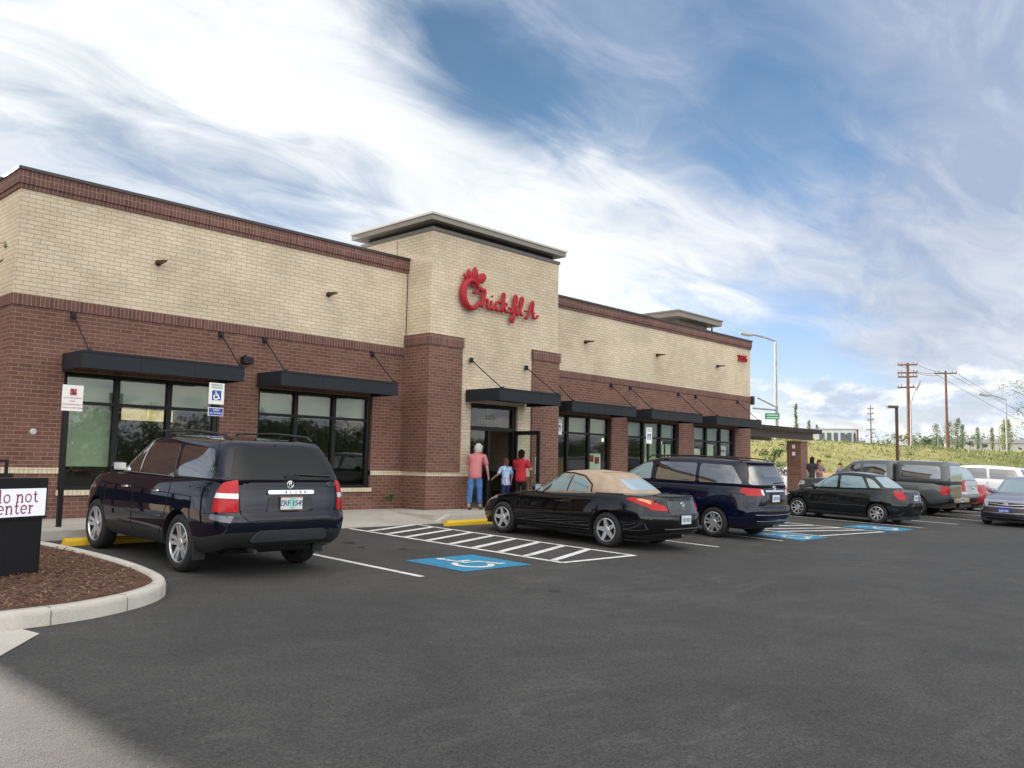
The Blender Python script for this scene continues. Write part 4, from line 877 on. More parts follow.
for sg in (-1, 1):
    W_ = 'L' if sg < 0 else 'R'
    lm = c.patch('tail_lamp', [(.11, .82), (.50, .82), (.47, 1.06), (.38, 1.17), (.13, 1.21)], 'R'+W_, REDL, .012, .03)
    c.patch('reverse_lamp', [(.12, .985), (.48, .985), (.465, 1.045), (.125, 1.045)], 'R'+W_, CLEARL, .018, .01, parent=lm)
    c.patch('reflector_panel', [(-2.38, .70), (-2.1, .73), (-2.1, .79), (-2.38, .78)], 'L' if sg < 0 else 'R', paintm('grey bumper', (.12, .13, .16)), .008, .01)
    c.patch('headlamp', [(-.1, .70), (.55, .76), (.6, .9), (-.05, .88)], 'F'+W_, CLEARL, .01, .03)
c.patch('chrome_strip', [(-.33, 1.035), (.33, 1.035), (.33, 1.082), (-.33, 1.082)], 'B', CHROME, .03, .02)
c.patch('plate_recess', [(-.34, .82), (.34, .82), (.31, 1.01), (-.31, 1.01)], 'B', pmat('recess grey', (.03, .03, .035), .4), .006, .04)
pl, q = c.plate('ZRF 1549', .925, off=.03)
mb = MB(); mb.box(-.03, .045, q.y-.0075, q.y-.0065, .855, .995); o = mb.build('plate_green_stripe', pmat('plate green', (.25, .6, .5), .5)); o.parent = pl
mb = MB(); mb.box(-.17, .17, q.y-.01, q.y+.004, 1.0, 1.015); mb.box(-.12, .12, q.y-.01, q.y+.004, .838, .85); o = mb.build('plate_frame', pmat('plate frame', (.25, .07, .03), .5)); o.parent = pl
q = c.cast('B', 0, 1.15, .012); mb = MB(); mb.tube([(.045*cos(a*pi/10), q.y, 1.155+.045*sin(a*pi/10)) for a in range(21)], .006, 6); mb.tube([(-.022, q.y, 1.118), (-.006, q.y, 1.195)], .007, 6); mb.tube([(.022, q.y, 1.118), (.006, q.y, 1.195)], .007, 6); mb.tube([(-.018, q.y, 1.147), (.018, q.y, 1.147)], .005, 6); mb.build('badge', CHROME, c.root, True)
mb = MB(); q = c.cast('B', .62, 1.16, .01); text_mb('MDX', .07, .002, Matrix.Translation((.62, q.y, 1.16)) @ Matrix.Rotation(pi/2, 4, 'X'), mb); mb.build('model_lettering', CHROME, c.root)
mb = MB(); q = c.cast('B', 0, 1.06, .034)
text_mb('A C U R A', .055, .0015, Matrix.Translation((.06, q.y, 1.06)) @ Matrix.Rotation(pi/2, 4, 'X'), mb, spacing=1.3); mb.build('strip_lettering', pmat('dark engraving', (.06, .06, .06), .5), c.root)
c.patch('bumper_step', [(-.55, .47), (.55, .47), (.5, .6), (-.45, .6)], 'B', pmat('bumper grey', (.04, .042, .05), .5), .02, .04)
c.strip('hatch_seam', [(-.72, 1.2), (-.68, .8), (-.6, .72), (.6, .72), (.68, .8), (.72, 1.2)], 'B', SEAM, .012)
c.strip('bumper_seam', [(-2.3, .79), (-1.9, .79)], 'LR', SEAM, .01)
c.strip('door_seam', [(.05, 1.17), (.06, .5), (.0, .42)], 'LR', SEAM, .01); c.strip('door_seam', [(1.0, 1.14), (1.02, .6), (.95, .42)], 'LR', SEAM, .01); c.strip('door_seam', [(-1.02, 1.18), (-1.0, .85), (-.9, .6), (-.8, .42)], 'LR', SEAM, .01)
c.strip('side_moulding', [(-.85, .66), (1.0, .66)], 'LR', paintm('moulding', (.03, .035, .05)), .035, .012)
c.strip('window_trim', [(-1.0, 1.185), (.98, 1.18), (.40, 1.585), (.1, 1.63), (.05, 1.18)], 'LR', pmat('window trim', (.35, .36, .36), .3, .8), .016, .008)
for y in (-.75, .22): c.strip('door_handle', [(y, .98), (y+.2, .98)], 'LR', CHROME, .035, .025)
for sg in (-1, 1):
    mb = MB(); zt = 1.76; mb.tube([(sg*.6, .25, 1.70), (sg*.61, .15, 1.765), (sg*.62, -.9, 1.79), (sg*.6, -1.75, 1.755), (sg*.59, -1.88, 1.70)], .016, 6); mb.build('roof_rail', PLAST, c.root, True)
mb = MB(); mb.tube([(.0, -2.0, 1.70), (.0, -2.06, 1.76)], .008, 5); mb.build('antenna', PLAST, c.root)
mb = MB(); mb.tube([(-.45, -2.2, .36), (-.45, -2.38, .34)], .028, 10); mb.build('exhaust_pipe', pmat('sooty steel', (.08, .08, .08), .5, .7), c.root)
mb = MB(); mb.box(-.62, .62, -1.95, 1.9, .27, .45); mb.tube([(-.7, -1.32, .36), (.7, -1.32, .36)], .06, 8); mb.tube([(-.5, -2.1, .40), (.4, -2.1, .38)], .09, 10); mb.build('underbody', SEAM, c.root)
for sg in (-1, 1):
    mb = MB(); mb.box(sg*.86-.08, sg*.86+.08, -1.76, -1.74, .2, .5); mb.build('mud_flap', PLAST, c.root)
c.mirror_(.92, 1.2)
# 2 --- convertible
body = dict(y0=-2.47, y1=2.42, w=.905, nf=3.4, nr=4.6, R=.325, rim=.215, axles=(-1.3, 1.42), spokes=5, sw=.06,
            zs=[(2.42, .62), (2.1, .70), (1.6, .80), (.95, .90), (0, .93), (-1.2, .99), (-2.0, 1.0), (-2.3, .985), (-2.47, .95)], zb=[(-2.47, .32), (-2.0, .22), (2.0, .18), (2.42, .24)], crown=.045,
            lev=[(0, .10, .12, .10), (.07, .04, .05, .03), (.25, .012, .01, .0), (.4, 0, 0, .0), (.58, .0, .03, .01), (.66, .005, .05, .05), (.84, .02, .12, .09), (.94, .045, .2, .11), (1.0, .075, .28, .125)],
            houses=[dict(name='soft_top', mat=None, base=(-1.72, .98), top=(-.98, .05), wb=.80, wt=.62, roof=[(.3, 1.345), (-.3, 1.385), (-1.0, 1.37)], nf=3.6, nr=3.6, crown=.02, pr=1.15)])
TAN = pmat('tan canvas', (.36, .275, .205), .9, var=(6, .12), bump=(60, .25, .003)); body['houses'][0]['mat'] = TAN
c = Car('parked_convertible', 'black convertible with a raised tan fabric roof parked by the entrance', 13.45, 10.82, radians(-.43), .97, body, BLK); conv = c
c.patch('side_window', [(-.22, .98), (.82, .965), (.35, 1.19), (-.0, 1.285), (-.3, 1.30)], 'LR', CARGLASS_L, r=.05)
c.patch('side_window', [(-.78, 1.0), (-.28, .99), (-.35, 1.295), (-.6, 1.25), (-.78, 1.12)], 'LR', CARGLASS_L, r=.06)
c.strip('window_frame', [(.93, .955), (.42, 1.2), (.02, 1.325), (-.3, 1.335), (-.62, 1.29), (-.84, 1.14), (-.86, 1.0)], 'LR', SEAM, .03, .012)
c.strip('window_frame', [(-.25, .98), (-.325, 1.3)], 'LR', SEAM, .03, .01)
c.patch('windscreen', [(-.68, .96), (.68, .96), (.52, 1.28), (-.52, 1.28)], 'F', CARGLASS_L, r=.05)
c.patch('windscreen_header', [(-.5, 1.29), (.5, 1.29), (.46, 1.35), (-.46, 1.35)], 'F', BLK, r=.02)
c.patch('rear_window', [(-.46, 1.07), (.46, 1.07), (.38, 1.26), (-.38, 1.26)], 'B', pmat('rear screen', (.3, .4, .44), .08, 0, 1), r=.07)
for sg in (-1, 1):
    W_ = 'L' if sg < 0 else 'R'
    lm = c.patch('tail_lamp', [(-.1, .74), (.38, .76), (.98, .93), (.86, .965), (.4, .93), (-.04, .84)], 'R'+W_, REDL, .008, .03)
    c.patch('amber_lamp', [(.42, .85), (.76, .93), (.68, .95), (.4, .905)], 'R'+W_, pmat('orange lamp', (.8, .3, .08), .15, coat=1), .014, .02, parent=lm)
    c.patch('headlamp', [(-.1, .52), (.4, .6), (.95, .72), (.85, .76), (.35, .69), (-.05, .6)], 'F'+W_, CLEARL, .008, .02)
c.patch('trunk_panel', [(-.46, .68), (.46, .68), (.44, .92), (-.44, .92)], 'B', pmat('satin grey', (.03, .035, .035), .3, .5, 1), .003, .02)
mb = MB(); mb.tube([c.cast('T', -.66+1.32*i/12, -2.22-.06*(1-((i-6)/6)**2), .006) for i in range(13)], .016, 6); mb.build('rear_spoiler', BLK, c.root, True)
c.plate('*', .585, off=.02); c.ovals(.86); mb = MB(); q = c.cast('B', 0, .78, .008); text_mb('SOLARA', .05, .002, Matrix.Translation((.0, q.y-.002, .775)) @ Matrix.Rotation(pi/2, 4, 'X'), mb); text_mb('SLE', .05, .002, Matrix.Translation((-.38, c.cast('B', -.38, .7, .01).y, .70)) @ Matrix.Rotation(pi/2, 4, 'X'), mb); mb.build('model_lettering', CHROME, c.root)
c.strip('bumper_seam', [(-.8, .66), (.8, .66)], 'B', SEAM, .012); c.strip('lower_trim', [(-.55, .42), (.55, .42)], 'B', pmat('grey trim line', (.1, .1, .1), .4), .02)
c.strip('door_seam', [(-.42, .95), (-.44, .55), (-.36, .28), (.75, .26), (.9, .5), (.93, .86)], 'LR', SEAM, .01); c.strip('door_handle', [(-.25, .78), (-.05, .78)], 'LR', BLK, .035, .02); c.strip('side_moulding', [(-.9, .3), (.98, .28)], 'LR', BLK, .03, .008)
c.mirror_(.72, .97); mb = MB(); mb.box(-.62, .62, -2.0, 2.1, .17, .28); mb.build('underbody', SEAM, c.root)
for y in (-.34, -.9): c.strip('fabric_seam', [(-.5, y), (-.25, y-.02), (0, y-.025), (.25, y-.02), (.5, y)], 'T', pmat('seam tan', (.2, .15, .1), .9), .012, .006)
c.strip('fabric_base_trim', [(-1.0, .985), (-1.35, .995), (-1.6, 1.0)], 'LR', SEAM, .02, .012)
# 3 --- minivan
body = dict(y0=-2.56, y1=2.52, w=.965, nf=3.6, nr=6, R=.335, rim=.225, axles=(-1.5, 1.53), spokes=5, split=True, sw=.07,
            zs=[(2.52, .82), (2.2, .93), (1.6, 1.07), (.8, 1.12), (-2.56, 1.15)], zb=[(-2.56, .36), (-2.1, .24), (2.1, .2), (2.52, .28)],
            lev=[(0, .10, .12, .16), (.06, .035, .05, .05), (.2, .012, .01, .01), (.36, 0, 0, .0), (.46, 0, .01, .02), (.50, .0, .02, .055), (.75, .01, .07, .07), (.9, .028, .14, .09), (.97, .045, .2, .105), (1.0, .06, .26, .12)],
            houses=[dict(base=(-2.46, 1.75), top=(-2.18, .62), wb=.89, wt=.70, roof=[(.8, 1.64), (-.3, 1.735), (-2.3, 1.70)], nf=4, nr=6.5)])
c = Car('parked_minivan', 'deep blue minivan with wide red tail lamps between the convertible and the hatched bay', 17.3, 11.0, radians(-1.5), .96, body, NAVY2, cat='minivan'); van = c
c.patch('side_window', [(.25, 1.2), (1.32, 1.17), (.78, 1.5), (.3, 1.6)], 'LR', CARGLASS_L, r=.06)
c.patch('side_window', [(-.98, 1.2), (.12, 1.2), (.1, 1.61), (-.95, 1.62)], 'LR', CARGLASS, r=.05)
c.patch('side_window', [(-2.15, 1.21), (-1.06, 1.2), (-1.04, 1.62), (-1.85, 1.6)], 'LR', CARGLASS, r=.07)
c.patch('windscreen', [(-.75, 1.1), (.75, 1.1), (.58, 1.58), (-.58, 1.58)], 'F', CARGLASS_L, r=.05)
c.patch('rear_window', [(-.77, 1.2), (.77, 1.2), (.62, 1.6), (-.62, 1.6)], 'B', CARGLASS, r=.07)
mb = MB(); mb.tube([c.cast('B', -.6+.1*i, 1.655, .03) for i in range(13)], .02, 6); mb.build('rear_spoiler', NAVY2, c.root, True)
mb = MB(); mb.tube([c.cast('B', .05, 1.235, .02), c.cast('B', .5, 1.25, .02)], .011, 6); mb.build('rear_wiper', PLAST, c.root)
for sg in (-1, 1):
    W_ = 'L' if sg < 0 else 'R'
    c.patch('tail_lamp', [(-.16, .97), (.45, .96), (.66, 1.04), (.62, 1.135), (-.08, 1.12)], 'R'+W_, REDL, .01, .04)
    c.patch('reverse_lamp', [(sg*.46, .98), (sg*.53, .98), (sg*.6, 1.115), (sg*.5, 1.1)], 'B', CLEARL, .012, .01)
    c.patch('headlamp', [(-.1, .62), (.5, .7), (.8, .84), (.6, .86), (.0, .76)], 'F'+W_, CLEARL, .01, .03)
    mb = MB(); mb.tube([(sg*.6, .5, 1.69), (sg*.62, .4, 1.755), (sg*.63, -.8, 1.79), (sg*.61, -1.9, 1.755), (sg*.6, -2.0, 1.70)], .016, 6); mb.build('roof_rail', PLAST, c.root, True)
c.patch('plate_recess', [(-.26, .80), (.26, .80), (.23, 1.03), (-.23, 1.03)], 'B', SEAM, .004, .03); c.patch('chrome_strip', [(-.4, 1.05), (.4, 1.05), (.4, 1.09), (-.4, 1.09)], 'B', CHROME, .014, .01)
c.plate('*', .91, off=.02); c.ovals(1.14, k=1.1)
c.strip('bumper_highlight', [(-.75, .56), (0, .55), (.75, .56)], 'B', pmat('chrome dark', (.3, .3, .33), .3, .9), .02, .008); c.strip('bumper_highlight', [(-.7, .42), (.7, .42)], 'B', pmat('chrome dark', (.3, .3, .33), .3, .9), .014, .006)
c.strip('bumper_seam', [(-.9, .72), (.9, .72)], 'B', SEAM, .014); c.strip('sliding_door_track', [(-2.3, .99), (-1.05, .99)], 'LR', SEAM, .012); c.strip('door_seam', [(-1.0, 1.17), (-1.02, .5), (-.95, .32), (.1, .3), (.17, .5), (.18, 1.17)], 'LR', SEAM, .01); c.strip('door_seam', [(1.25, 1.1), (1.2, .7), (1.02, .32), (.22, .3)], 'LR', SEAM, .01)
c.strip('door_handle', [(.28, 1.0), (.46, 1.0)], 'LR', NAVY2, .035, .022); c.strip('door_handle', [(-.1, 1.0), (.08, 1.0)], 'LR', NAVY2, .035, .022)
c.mirror_(1.2, 1.17); mb = MB(); mb.box(-.66, .66, -2.1, 2.1, .22, .34); mb.build('underbody', SEAM, c.root)
# 4 --- sedan
def sedan_body(**k):
    d = dict(y0=-2.14, y1=2.14, w=.85, nf=3.6, nr=4.6, R=.3, rim=.2, axles=(-1.24, 1.26), spokes=8, sw=.03, tw=.2,
             zs=[(2.14, .64), (1.85, .74), (1.4, .84), (.95, .92), (0, .95), (-1.3, 1.0), (-1.85, 1.0), (-2.14, .95)], zb=[(-2.14, .32), (-1.8, .22), (1.8, .18), (2.14, .24)], crown=.045,
             lev=[(0, .10, .12, .10), (.07, .04, .05, .03), (.25, .012, .01, .0), (.4, 0, 0, .0), (.55, .0, .03, .01), (.62, .005, .05, .06), (.84, .02, .12, .09), (.94, .045, .2, .11), (1.0, .075, .28, .125)],
             houses=[dict(base=(-1.66, 1.1), top=(-.98, .22), wb=.765, wt=.58, roof=[(.4, 1.43), (-.3, 1.47), (-1.1, 1.43)], nf=4.2, nr=4.5, crown=.02)])
    d.update(k); return d
def sedan_windows(c, g=None, g2=None):
    g = g or CARGLASS_L
    c.patch('side_window', [(.0, 1.0), (.82, .985), (.3, 1.3), (.02, 1.37)], 'LR', g, r=.05); c.patch('side_window', [(-.93, 1.03), (-.1, 1.0), (-.08, 1.37), (-.72, 1.36)], 'LR', g, r=.05)
    c.patch('side_window', [(-1.3, 1.05), (-1.0, 1.04), (-.84, 1.34), (-1.05, 1.27)], 'LR', g, r=.04)
    c.patch('windscreen', [(-.66, .99), (.66, .99), (.5, 1.37), (-.5, 1.37)], 'F', g, r=.05); c.patch('rear_window', [(-.62, 1.06), (.62, 1.06), (.48, 1.36), (-.48, 1.36)], 'B', g2 or g, r=.06)
c = Car('parked_sedan', 'small black four door sedan between the hatched bay and the grey pickup', 25.58, 10.46, radians(-2.0), .95, sedan_body(), GREENB); sedan_windows(c, CARGLASS_L, pmat('hazy glass', (.22, .3, .33), .1, 0, 1))
for sg in (-1, 1):
    W_ = 'L' if sg < 0 else 'R'
    c.patch('tail_lamp', [(.1, .74), (.5, .74), (.62, .86), (.66, .98), (.2, .98)], 'R'+W_, REDL, .01, .03)
    c.patch('headlamp', [(-.1, .52), (.4, .58), (.8, .7), (.65, .74), (-.05, .62)], 'F'+W_, CLEARL, .01, .02)
c.plate('*', .80, off=.012); c.strip('bumper_seam', [(-.75, .62), (.75, .62)], 'B', SEAM, .012); c.strip('door_seam', [(-.05, .98), (-.06, .28)], 'LR', SEAM, .012); c.strip('door_seam', [(.88, .93), (.86, .5), (.7, .26)], 'LR', SEAM, .012); c.strip('door_seam', [(-.98, 1.0), (-.9, .7), (-.72, .4)], 'LR', SEAM, .012)
c.strip('door_handle', [(.05, .84), (.2, .84)], 'LR', GREENB, .03, .02); c.strip('door_handle', [(-.85, .86), (-.7, .86)], 'LR', GREENB, .03, .02); c.strip('side_moulding', [(-.95, .5), (.9, .48)], 'LR', PLAST, .03, .01); c.mirror_(.75, .99)
mb = MB(); mb.box(-.65, .65, -1.95, 1.9, .14, .26); mb.build('underbody', PLAST, c.root)
sed = c
# 5 --- pickup with canopy
body = dict(y0=-2.85, y1=2.75, w=.91, nf=4.2, nr=9, R=.37, rim=.22, axles=(-1.72, 1.62), spokes=6, sw=.05,
            zs=[(2.75, .98), (2.4, 1.06), (1.6, 1.12), (.9, 1.14), (-2.85, 1.13)], zb=[(-2.85, .5), (-2.3, .4), (2.3, .38), (2.75, .42)],
            lev=[(0, .08, .12, .08), (.08, .03, .05, .03), (.3, .01, .01, .0), (.5, 0, 0, .03), (.75, .005, .04, .035), (.9, .02, .1, .04), (.97, .03, .15, .05), (1.0, .045, .2, .06)],
            houses=[dict(base=(-.98, 1.45), top=(-.9, .6), wb=.83, wt=.68, roof=[(.6, 1.80), (-.3, 1.86), (-1, 1.86)], nf=4.5, nr=12),
                    dict(name='bed_canopy', base=(-2.8, -1.0), top=(-2.72, -1.02), wb=.85, wt=.76, roof=[(-1, 1.88), (-2.8, 1.88)], nf=14, nr=12, crown=.03)])
c = Car('parked_pickup', 'dark grey pickup truck with a matching canopy over its bed, behind the black sedan', 31.05, 11.75, radians(.5), .96, body, GREYP, cat='pickup truck')
c.patch('side_window', [(.2, 1.2), (1.1, 1.18), (.6, 1.62), (.22, 1.72)], 'LR', CARGLASS, r=.05); c.patch('side_window', [(-.75, 1.2), (.1, 1.2), (.12, 1.72), (-.7, 1.72)], 'LR', CARGLASS, r=.05)
cw = c.patch('canopy_side_window', [(-2.55, 1.3), (-1.25, 1.3), (-1.25, 1.74), (-2.5, 1.74)], 'LR', CARGLASS, r=.08)
c.strip('canopy_window_frame', [(-2.55, 1.3), (-1.22, 1.3), (-1.22, 1.75), (-2.52, 1.75), (-2.55, 1.3)], 'LR', pmat('frame grey', (.16, .17, .18), .4), .03, .008)
c.patch('canopy_rear_window', [(-.66, 1.24), (.66, 1.24), (.62, 1.76), (-.62, 1.76)], 'B', pmat('hazy glass', (.22, .3, .33), .1), r=.06); c.patch('windscreen', [(-.7, 1.2), (.7, 1.2), (.55, 1.74), (-.55, 1.74)], 'F', CARGLASS, r=.05)
for sg in (-1, 1):
    W_ = 'L' if sg < 0 else 'R'; c.patch('tail_lamp', [(.2, .78), (.52, .78), (.52, 1.06), (.2, 1.06)], 'R'+W_, REDL, .012, .02); c.patch('headlamp', [(-.05, .8), (.62, .84), (.62, .98), (-.05, .96)], 'F'+W_, CLEARL, .012, .02)
mb = MB(); mb.box(-.85, .85, -2.98, -2.86, .52, .66); mb.build('rear_bumper', CHROME, c.root); c.plate('*', .62, off=.16); c.strip('tailgate_seam', [(-.72, 1.12), (-.72, .7), (.72, .7), (.72, 1.12)], 'B', SEAM, .015); c.strip('door_seam', [(.15, 1.15), (.15, .5)], 'LR', SEAM, .012); c.strip('cab_seam', [(-1.0, 1.15), (-1.0, .5)], 'LR', SEAM, .02)
c.strip('side_moulding', [(-1.2, .74), (1.0, .74)], 'LR', PLAST, .05, .01); c.mirror_(1.1, 1.2); mb = MB(); mb.box(-.7, .7, -2.6, 2.3, .3, .5); mb.tube([(-.75, -1.72, .37), (.75, -1.72, .37)], .07, 8); mb.build('underbody', PLAST, c.root)
# 6-8 --- silver SUV, red hatchback, white SUV
def plain_suv(label, x, y, rz, sc, paint, plate, glass=None, cat='SUV', **k):
    c = Car('parked_suv', label, x, y, rz, sc, suv_body(**k), paint, cat=cat); glass = glass or CARGLASS
    c.patch('side_window', [(.08, 1.2), (.98, 1.19), (.42, 1.56), (.1, 1.6)], 'LR', glass, r=.05); c.patch('side_window', [(-.92, 1.2), (-.0, 1.19), (.0, 1.6), (-.86, 1.61)], 'LR', glass, r=.05); c.patch('side_window', [(-2.1, 1.21), (-1.02, 1.2), (-.96, 1.6), (-1.88, 1.58)], 'LR', glass, r=.05)
    c.patch('rear_window', [(-.76, 1.22), (.76, 1.22), (.60, 1.6), (-.60, 1.6)], 'B', glass, r=.06); c.patch('windscreen', [(-.72, 1.18), (.72, 1.18), (.55, 1.6), (-.55, 1.6)], 'F', glass, r=.05)
    for sg in (-1, 1): W_ = 'L' if sg < 0 else 'R'; c.patch('tail_lamp', [(.14, .8), (.54, .8), (.48, 1.18), (.16, 1.2)], 'R'+W_, REDL, .012, .02); c.patch('headlamp', [(-.1, .72), (.55, .76), (.6, .9), (-.05, .88)], 'F'+W_, CLEARL, .01, .03)
    c.plate(plate, .9, off=.015); c.mirror_(.92, 1.2); c.strip('bumper_seam', [(-.9, .7), (.9, .7)], 'B', SEAM, .014); c.strip('door_seam', [(.05, 1.17), (.05, .4)], 'LR', SEAM, .012); c.strip('door_seam', [(-.97, 1.17), (-.9, .7), (-.75, .42)], 'LR', SEAM, .012)
    mb = MB(); mb.box(-.7, .7, -2.15, 1.9, .22, .36); mb.build('underbody', PLAST, c.root); return c
plain_suv('silver SUV with only its tail showing past the grey pickup canopy', 33.85, 11.72, 0, 1.0, SILV, '*', pmat('hazy glass', (.22, .3, .33), .1))
plain_suv('white SUV with long dark side windows parked behind the red sedan', 40.1, 11.2, 0, 1.02, WHT, '*')
c = Car('parked_sedan', 'red sedan with only its tail showing between the silver and white SUVs', 36.7, 11.65, 0, 1.0, sedan_body(), REDP); sedan_windows(c)
for sg in (-1, 1): W_ = 'L' if sg < 0 else 'R'; c.patch('tail_lamp', [(.0, .74), (.5, .74), (.62, .9), (.1, .92)], 'R'+W_, REDL, .01, .03)
c.plate('*', .62, off=.012); mb = MB(); mb.box(-.65, .65, -1.95, 1.9, .14, .26); mb.build('underbody', PLAST, c.root)
# 9 --- sedan coming towards the camera
c = Car('arriving_sedan', 'grey violet sedan facing the camera with a blue front plate at the right edge', 30.3, 6.85, radians(87), .98, sedan_body(), LILAC, group='cars out in the driving lane'); sedan_windows(c, CARGLASS_L)
c.patch('grille', [(-.62, .6), (.62, .6), (.5, .70), (-.5, .70)], 'F', SEAM, .006, .03); c.strip('grille_bar', [(-.55, .665), (0, .63), (.55, .665)], 'F', CHROME, .03, .014); c.ovals(.65, 'F', k=1.2, off=.025)
c.patch('lower_grille', [(-.72, .28), (.72, .28), (.66, .56), (-.66, .56)], 'F', PLAST, .006, .05)
for sg in (-1, 1): W_ = 'L' if sg < 0 else 'R'; c.patch('headlamp', [(-.02, .58), (.45, .64), (.85, .76), (.7, .78), (.3, .73), (0, .68)], 'F'+W_, CLEARL, .01, .02); c.patch('fog_lamp', [(sg*.7, .46), (sg*.78, .46), (sg*.78, .52), (sg*.7, .52)], 'F', AMBER, .012, .01)
c.plate('*', .47, 'F', mat=pmat('plate blue', (.02, .04, .4), .5), ink=pmat('pale ink', (.5, .55, .9), .6), off=.015, size=(.31, .15)); c.mirror_(.75, .99); mb = MB(); mb.box(-.65, .65, -1.95, 1.9, .14, .26); mb.build('underbody', PLAST, c.root)
# ------------------------------------------------------------------ people
def skin_obj(name, pts, edges, mat, parent, root=0, sub=1):
    me = bpy.data.meshes.new(name); me.from_pydata([p[0] for p in pts], edges, []); me.materials.append(mat); o = link(name, me, parent)
    sk = o.modifiers.new('skin', 'SKIN'); sk.use_smooth_shade = True; sk.branch_smoothing = .3
    for i, p in enumerate(pts):
        r_ = p[1]; me.skin_vertices[0].data[i].radius = r_ if isinstance(r_, tuple) else (r_, r_); me.skin_vertices[0].data[i].use_root = (i == root)
    sb = o.modifiers.new('sub', 'SUBSURF'); sb.levels = sub; sb.render_levels = sub
    bpy.context.view_layer.update(); dg = bpy.context.evaluated_depsgraph_get(); m2 = bpy.data.meshes.new_from_object(o.evaluated_get(dg)); o.modifiers.clear(); o.data = m2; bpy.data.meshes.remove(me); m2.name = name
    m2.polygons.foreach_set('use_smooth', [True]*len(m2.polygons)); return o
def person(label, loc, rz, H, shirt, trousers, hair, skin=(.45, .25, .17), lean=0, arms=((.1, 0), (.1, 0)), stride=.1, hairlen=.12, female=True, build=1.0, group=None, sleeve=.55, bag=None, shoes=(.02, .02, .02)):
    """arms: per side (side l, side r): elbow and hand points as offsets from the shoulder, in units of H"""
    P = empty('person', label, 'person', loc, rz, group); h = H; k = build
    SK = pmat('skin %s' % (skin,), skin, .6); SH = shirt; TR = pmat('trousers %s' % (trousers,), trousers, .85, var=(9, .35), spec=.1, bump=(7, .8, .03)); HR = pmat('hair %s' % (hair,), hair, .9, bump=(70, .6, .004), spec=.08)
    def tilt(p, z0=.52*H):            # lean the upper body forward (+y)
        x, y, z = p
        if z > z0: a = lean*(z-z0)/(H*.3) if z < z0+.3*H else lean; d = z-z0; return (x, y+sin(a)*d, z0+cos(a)*d)
        return p
    hip, kn, an = .52*h, .28*h, .045*h; sw_ = .105*h*k; hw = .052*h*k
    pts = [((0, 0, hip), (.075*h*k, .062*h*k)), (tilt((0, 0, .6*h)), (.07*h*k, .055*h*k)), (tilt((0, .0, .7*h)), (.082*h*k, .06*h*k)), (tilt((0, 0, .78*h)), (.07*h*k, .044*h*k)), (tilt((0, .005*h, .835*h)), .03*h), (tilt((0, .012*h, .87*h)), (.04*h, .044*h)), (tilt((0, .012*h, .918*h)), (.052*h, .06*h)), (tilt((0, .006*h, .952*h)), (.043*h, .05*h))]
    ed = [(i, i+1) for i in range(7)]; J = {}
    for si, sg in enumerate((-1, 1)):
        st = stride*h*sg*.5; b = len(pts)
        pts += [((sg*hw, .0, hip-.03*h), .056*h*k), ((sg*hw*1.05, st*.5+.01*h, kn), .034*h), ((sg*hw*1.05, st, an+.02*h), .021*h), ((sg*hw*1.1, st+.045*h, .018*h), (.024*h, .018*h)), ((sg*hw*1.15, st+.1*h, .014*h), (.022*h, .012*h))]
        ed += [(0, b), (b, b+1), (b+1, b+2), (b+2, b+3), (b+3, b+4)]; J['leg', sg] = [pts[b][0], pts[b+1][0], pts[b+2][0], pts[b+3][0], pts[b+4][0]]
        s0 = Vector(tilt((sg*sw_, 0, .80*h))); e0 = s0+Vector(arms[si][0])*h; w0 = s0+Vector(arms[si][1])*h; dr = (w0-e0).normalized(); b = len(pts)
        pts += [(tuple(s0), .035*h*k), (tuple(e0), .024*h), (tuple(w0), .016*h), (tuple(w0+dr*.035*h), (.021*h, .012*h)), (tuple(w0+dr*.05*h), (.02*h, .011*h))]
        ed += [(3, b), (b, b+1), (b+1, b+2), (b+2, b+3), (b+3, b+4)]; J['arm', sg] = [s0, e0, w0]
        sd_ = dr.cross(Vector((sg, .3, 0))).normalized(); nrm = dr.cross(sd_)
        for fi, (o_, l_) in enumerate(((-.016, .034), (-.006, .042), (.004, .04), (.014, .032))):
            q = w0+dr*.05*h+sd_*o_*h; fb = len(pts); pts += [(tuple(q+dr*l_*h*.5+nrm*.004*h), .0052*h), (tuple(q+dr*l_*h*.85+nrm*.014*h), .0045*h)]; ed += [(b+4, fb), (fb, fb+1)]
        q = w0+dr*.02*h-sd_*.02*h; fb = len(pts); pts += [(tuple(q+dr*.015*h+nrm*.008*h), .006*h), (tuple(q+dr*.035*h+nrm*.016*h), .005*h)]; ed += [(b+3, fb), (fb, fb+1)]
    body = skin_obj('body', pts, ed, SK, P)
    hc = Vector(tilt((0, .012*h, .922*h)))
    mb = MB(); mb.lathe([(0, -.016*h), (.009*h, -.008*h), (.004*h, .014*h), (0, .016*h)], 8, M=Matrix.Translation(hc+Vector((0, .06*h, -.005*h)))); mb.build('nose', SK, body, True)
    mb = MB()
    for sg in (-1, 1): mb.lathe([(0, -.006*h), (.006*h, 0), (0, .006*h)], 8, M=Matrix.Translation(hc+Vector((sg*.02*h, .05*h, .006*h))))
    mb.tube([hc+Vector((-.015*h, .052*h, -.028*h)), hc+Vector((.015*h, .052*h, -.028*h))], .003*h, 5); mb.build('eyes_and_mouth', pmat('eye dark', (.05, .02, .02), .5), body, True)
    mb = MB()
    for sg in (-1, 1): mb.lathe([(0, -.018*h), (.008*h, -.01*h), (.01*h, .01*h), (0, .018*h)], 8, M=Matrix.Translation(hc+Vector((sg*.047*h, -.002*h, -.002*h))))
    mb.build('ears', SK, body, True)
    # hair: cap plus length at the back
    mb = MB(); vs = []; fs = []; U, V_ = 20, 12
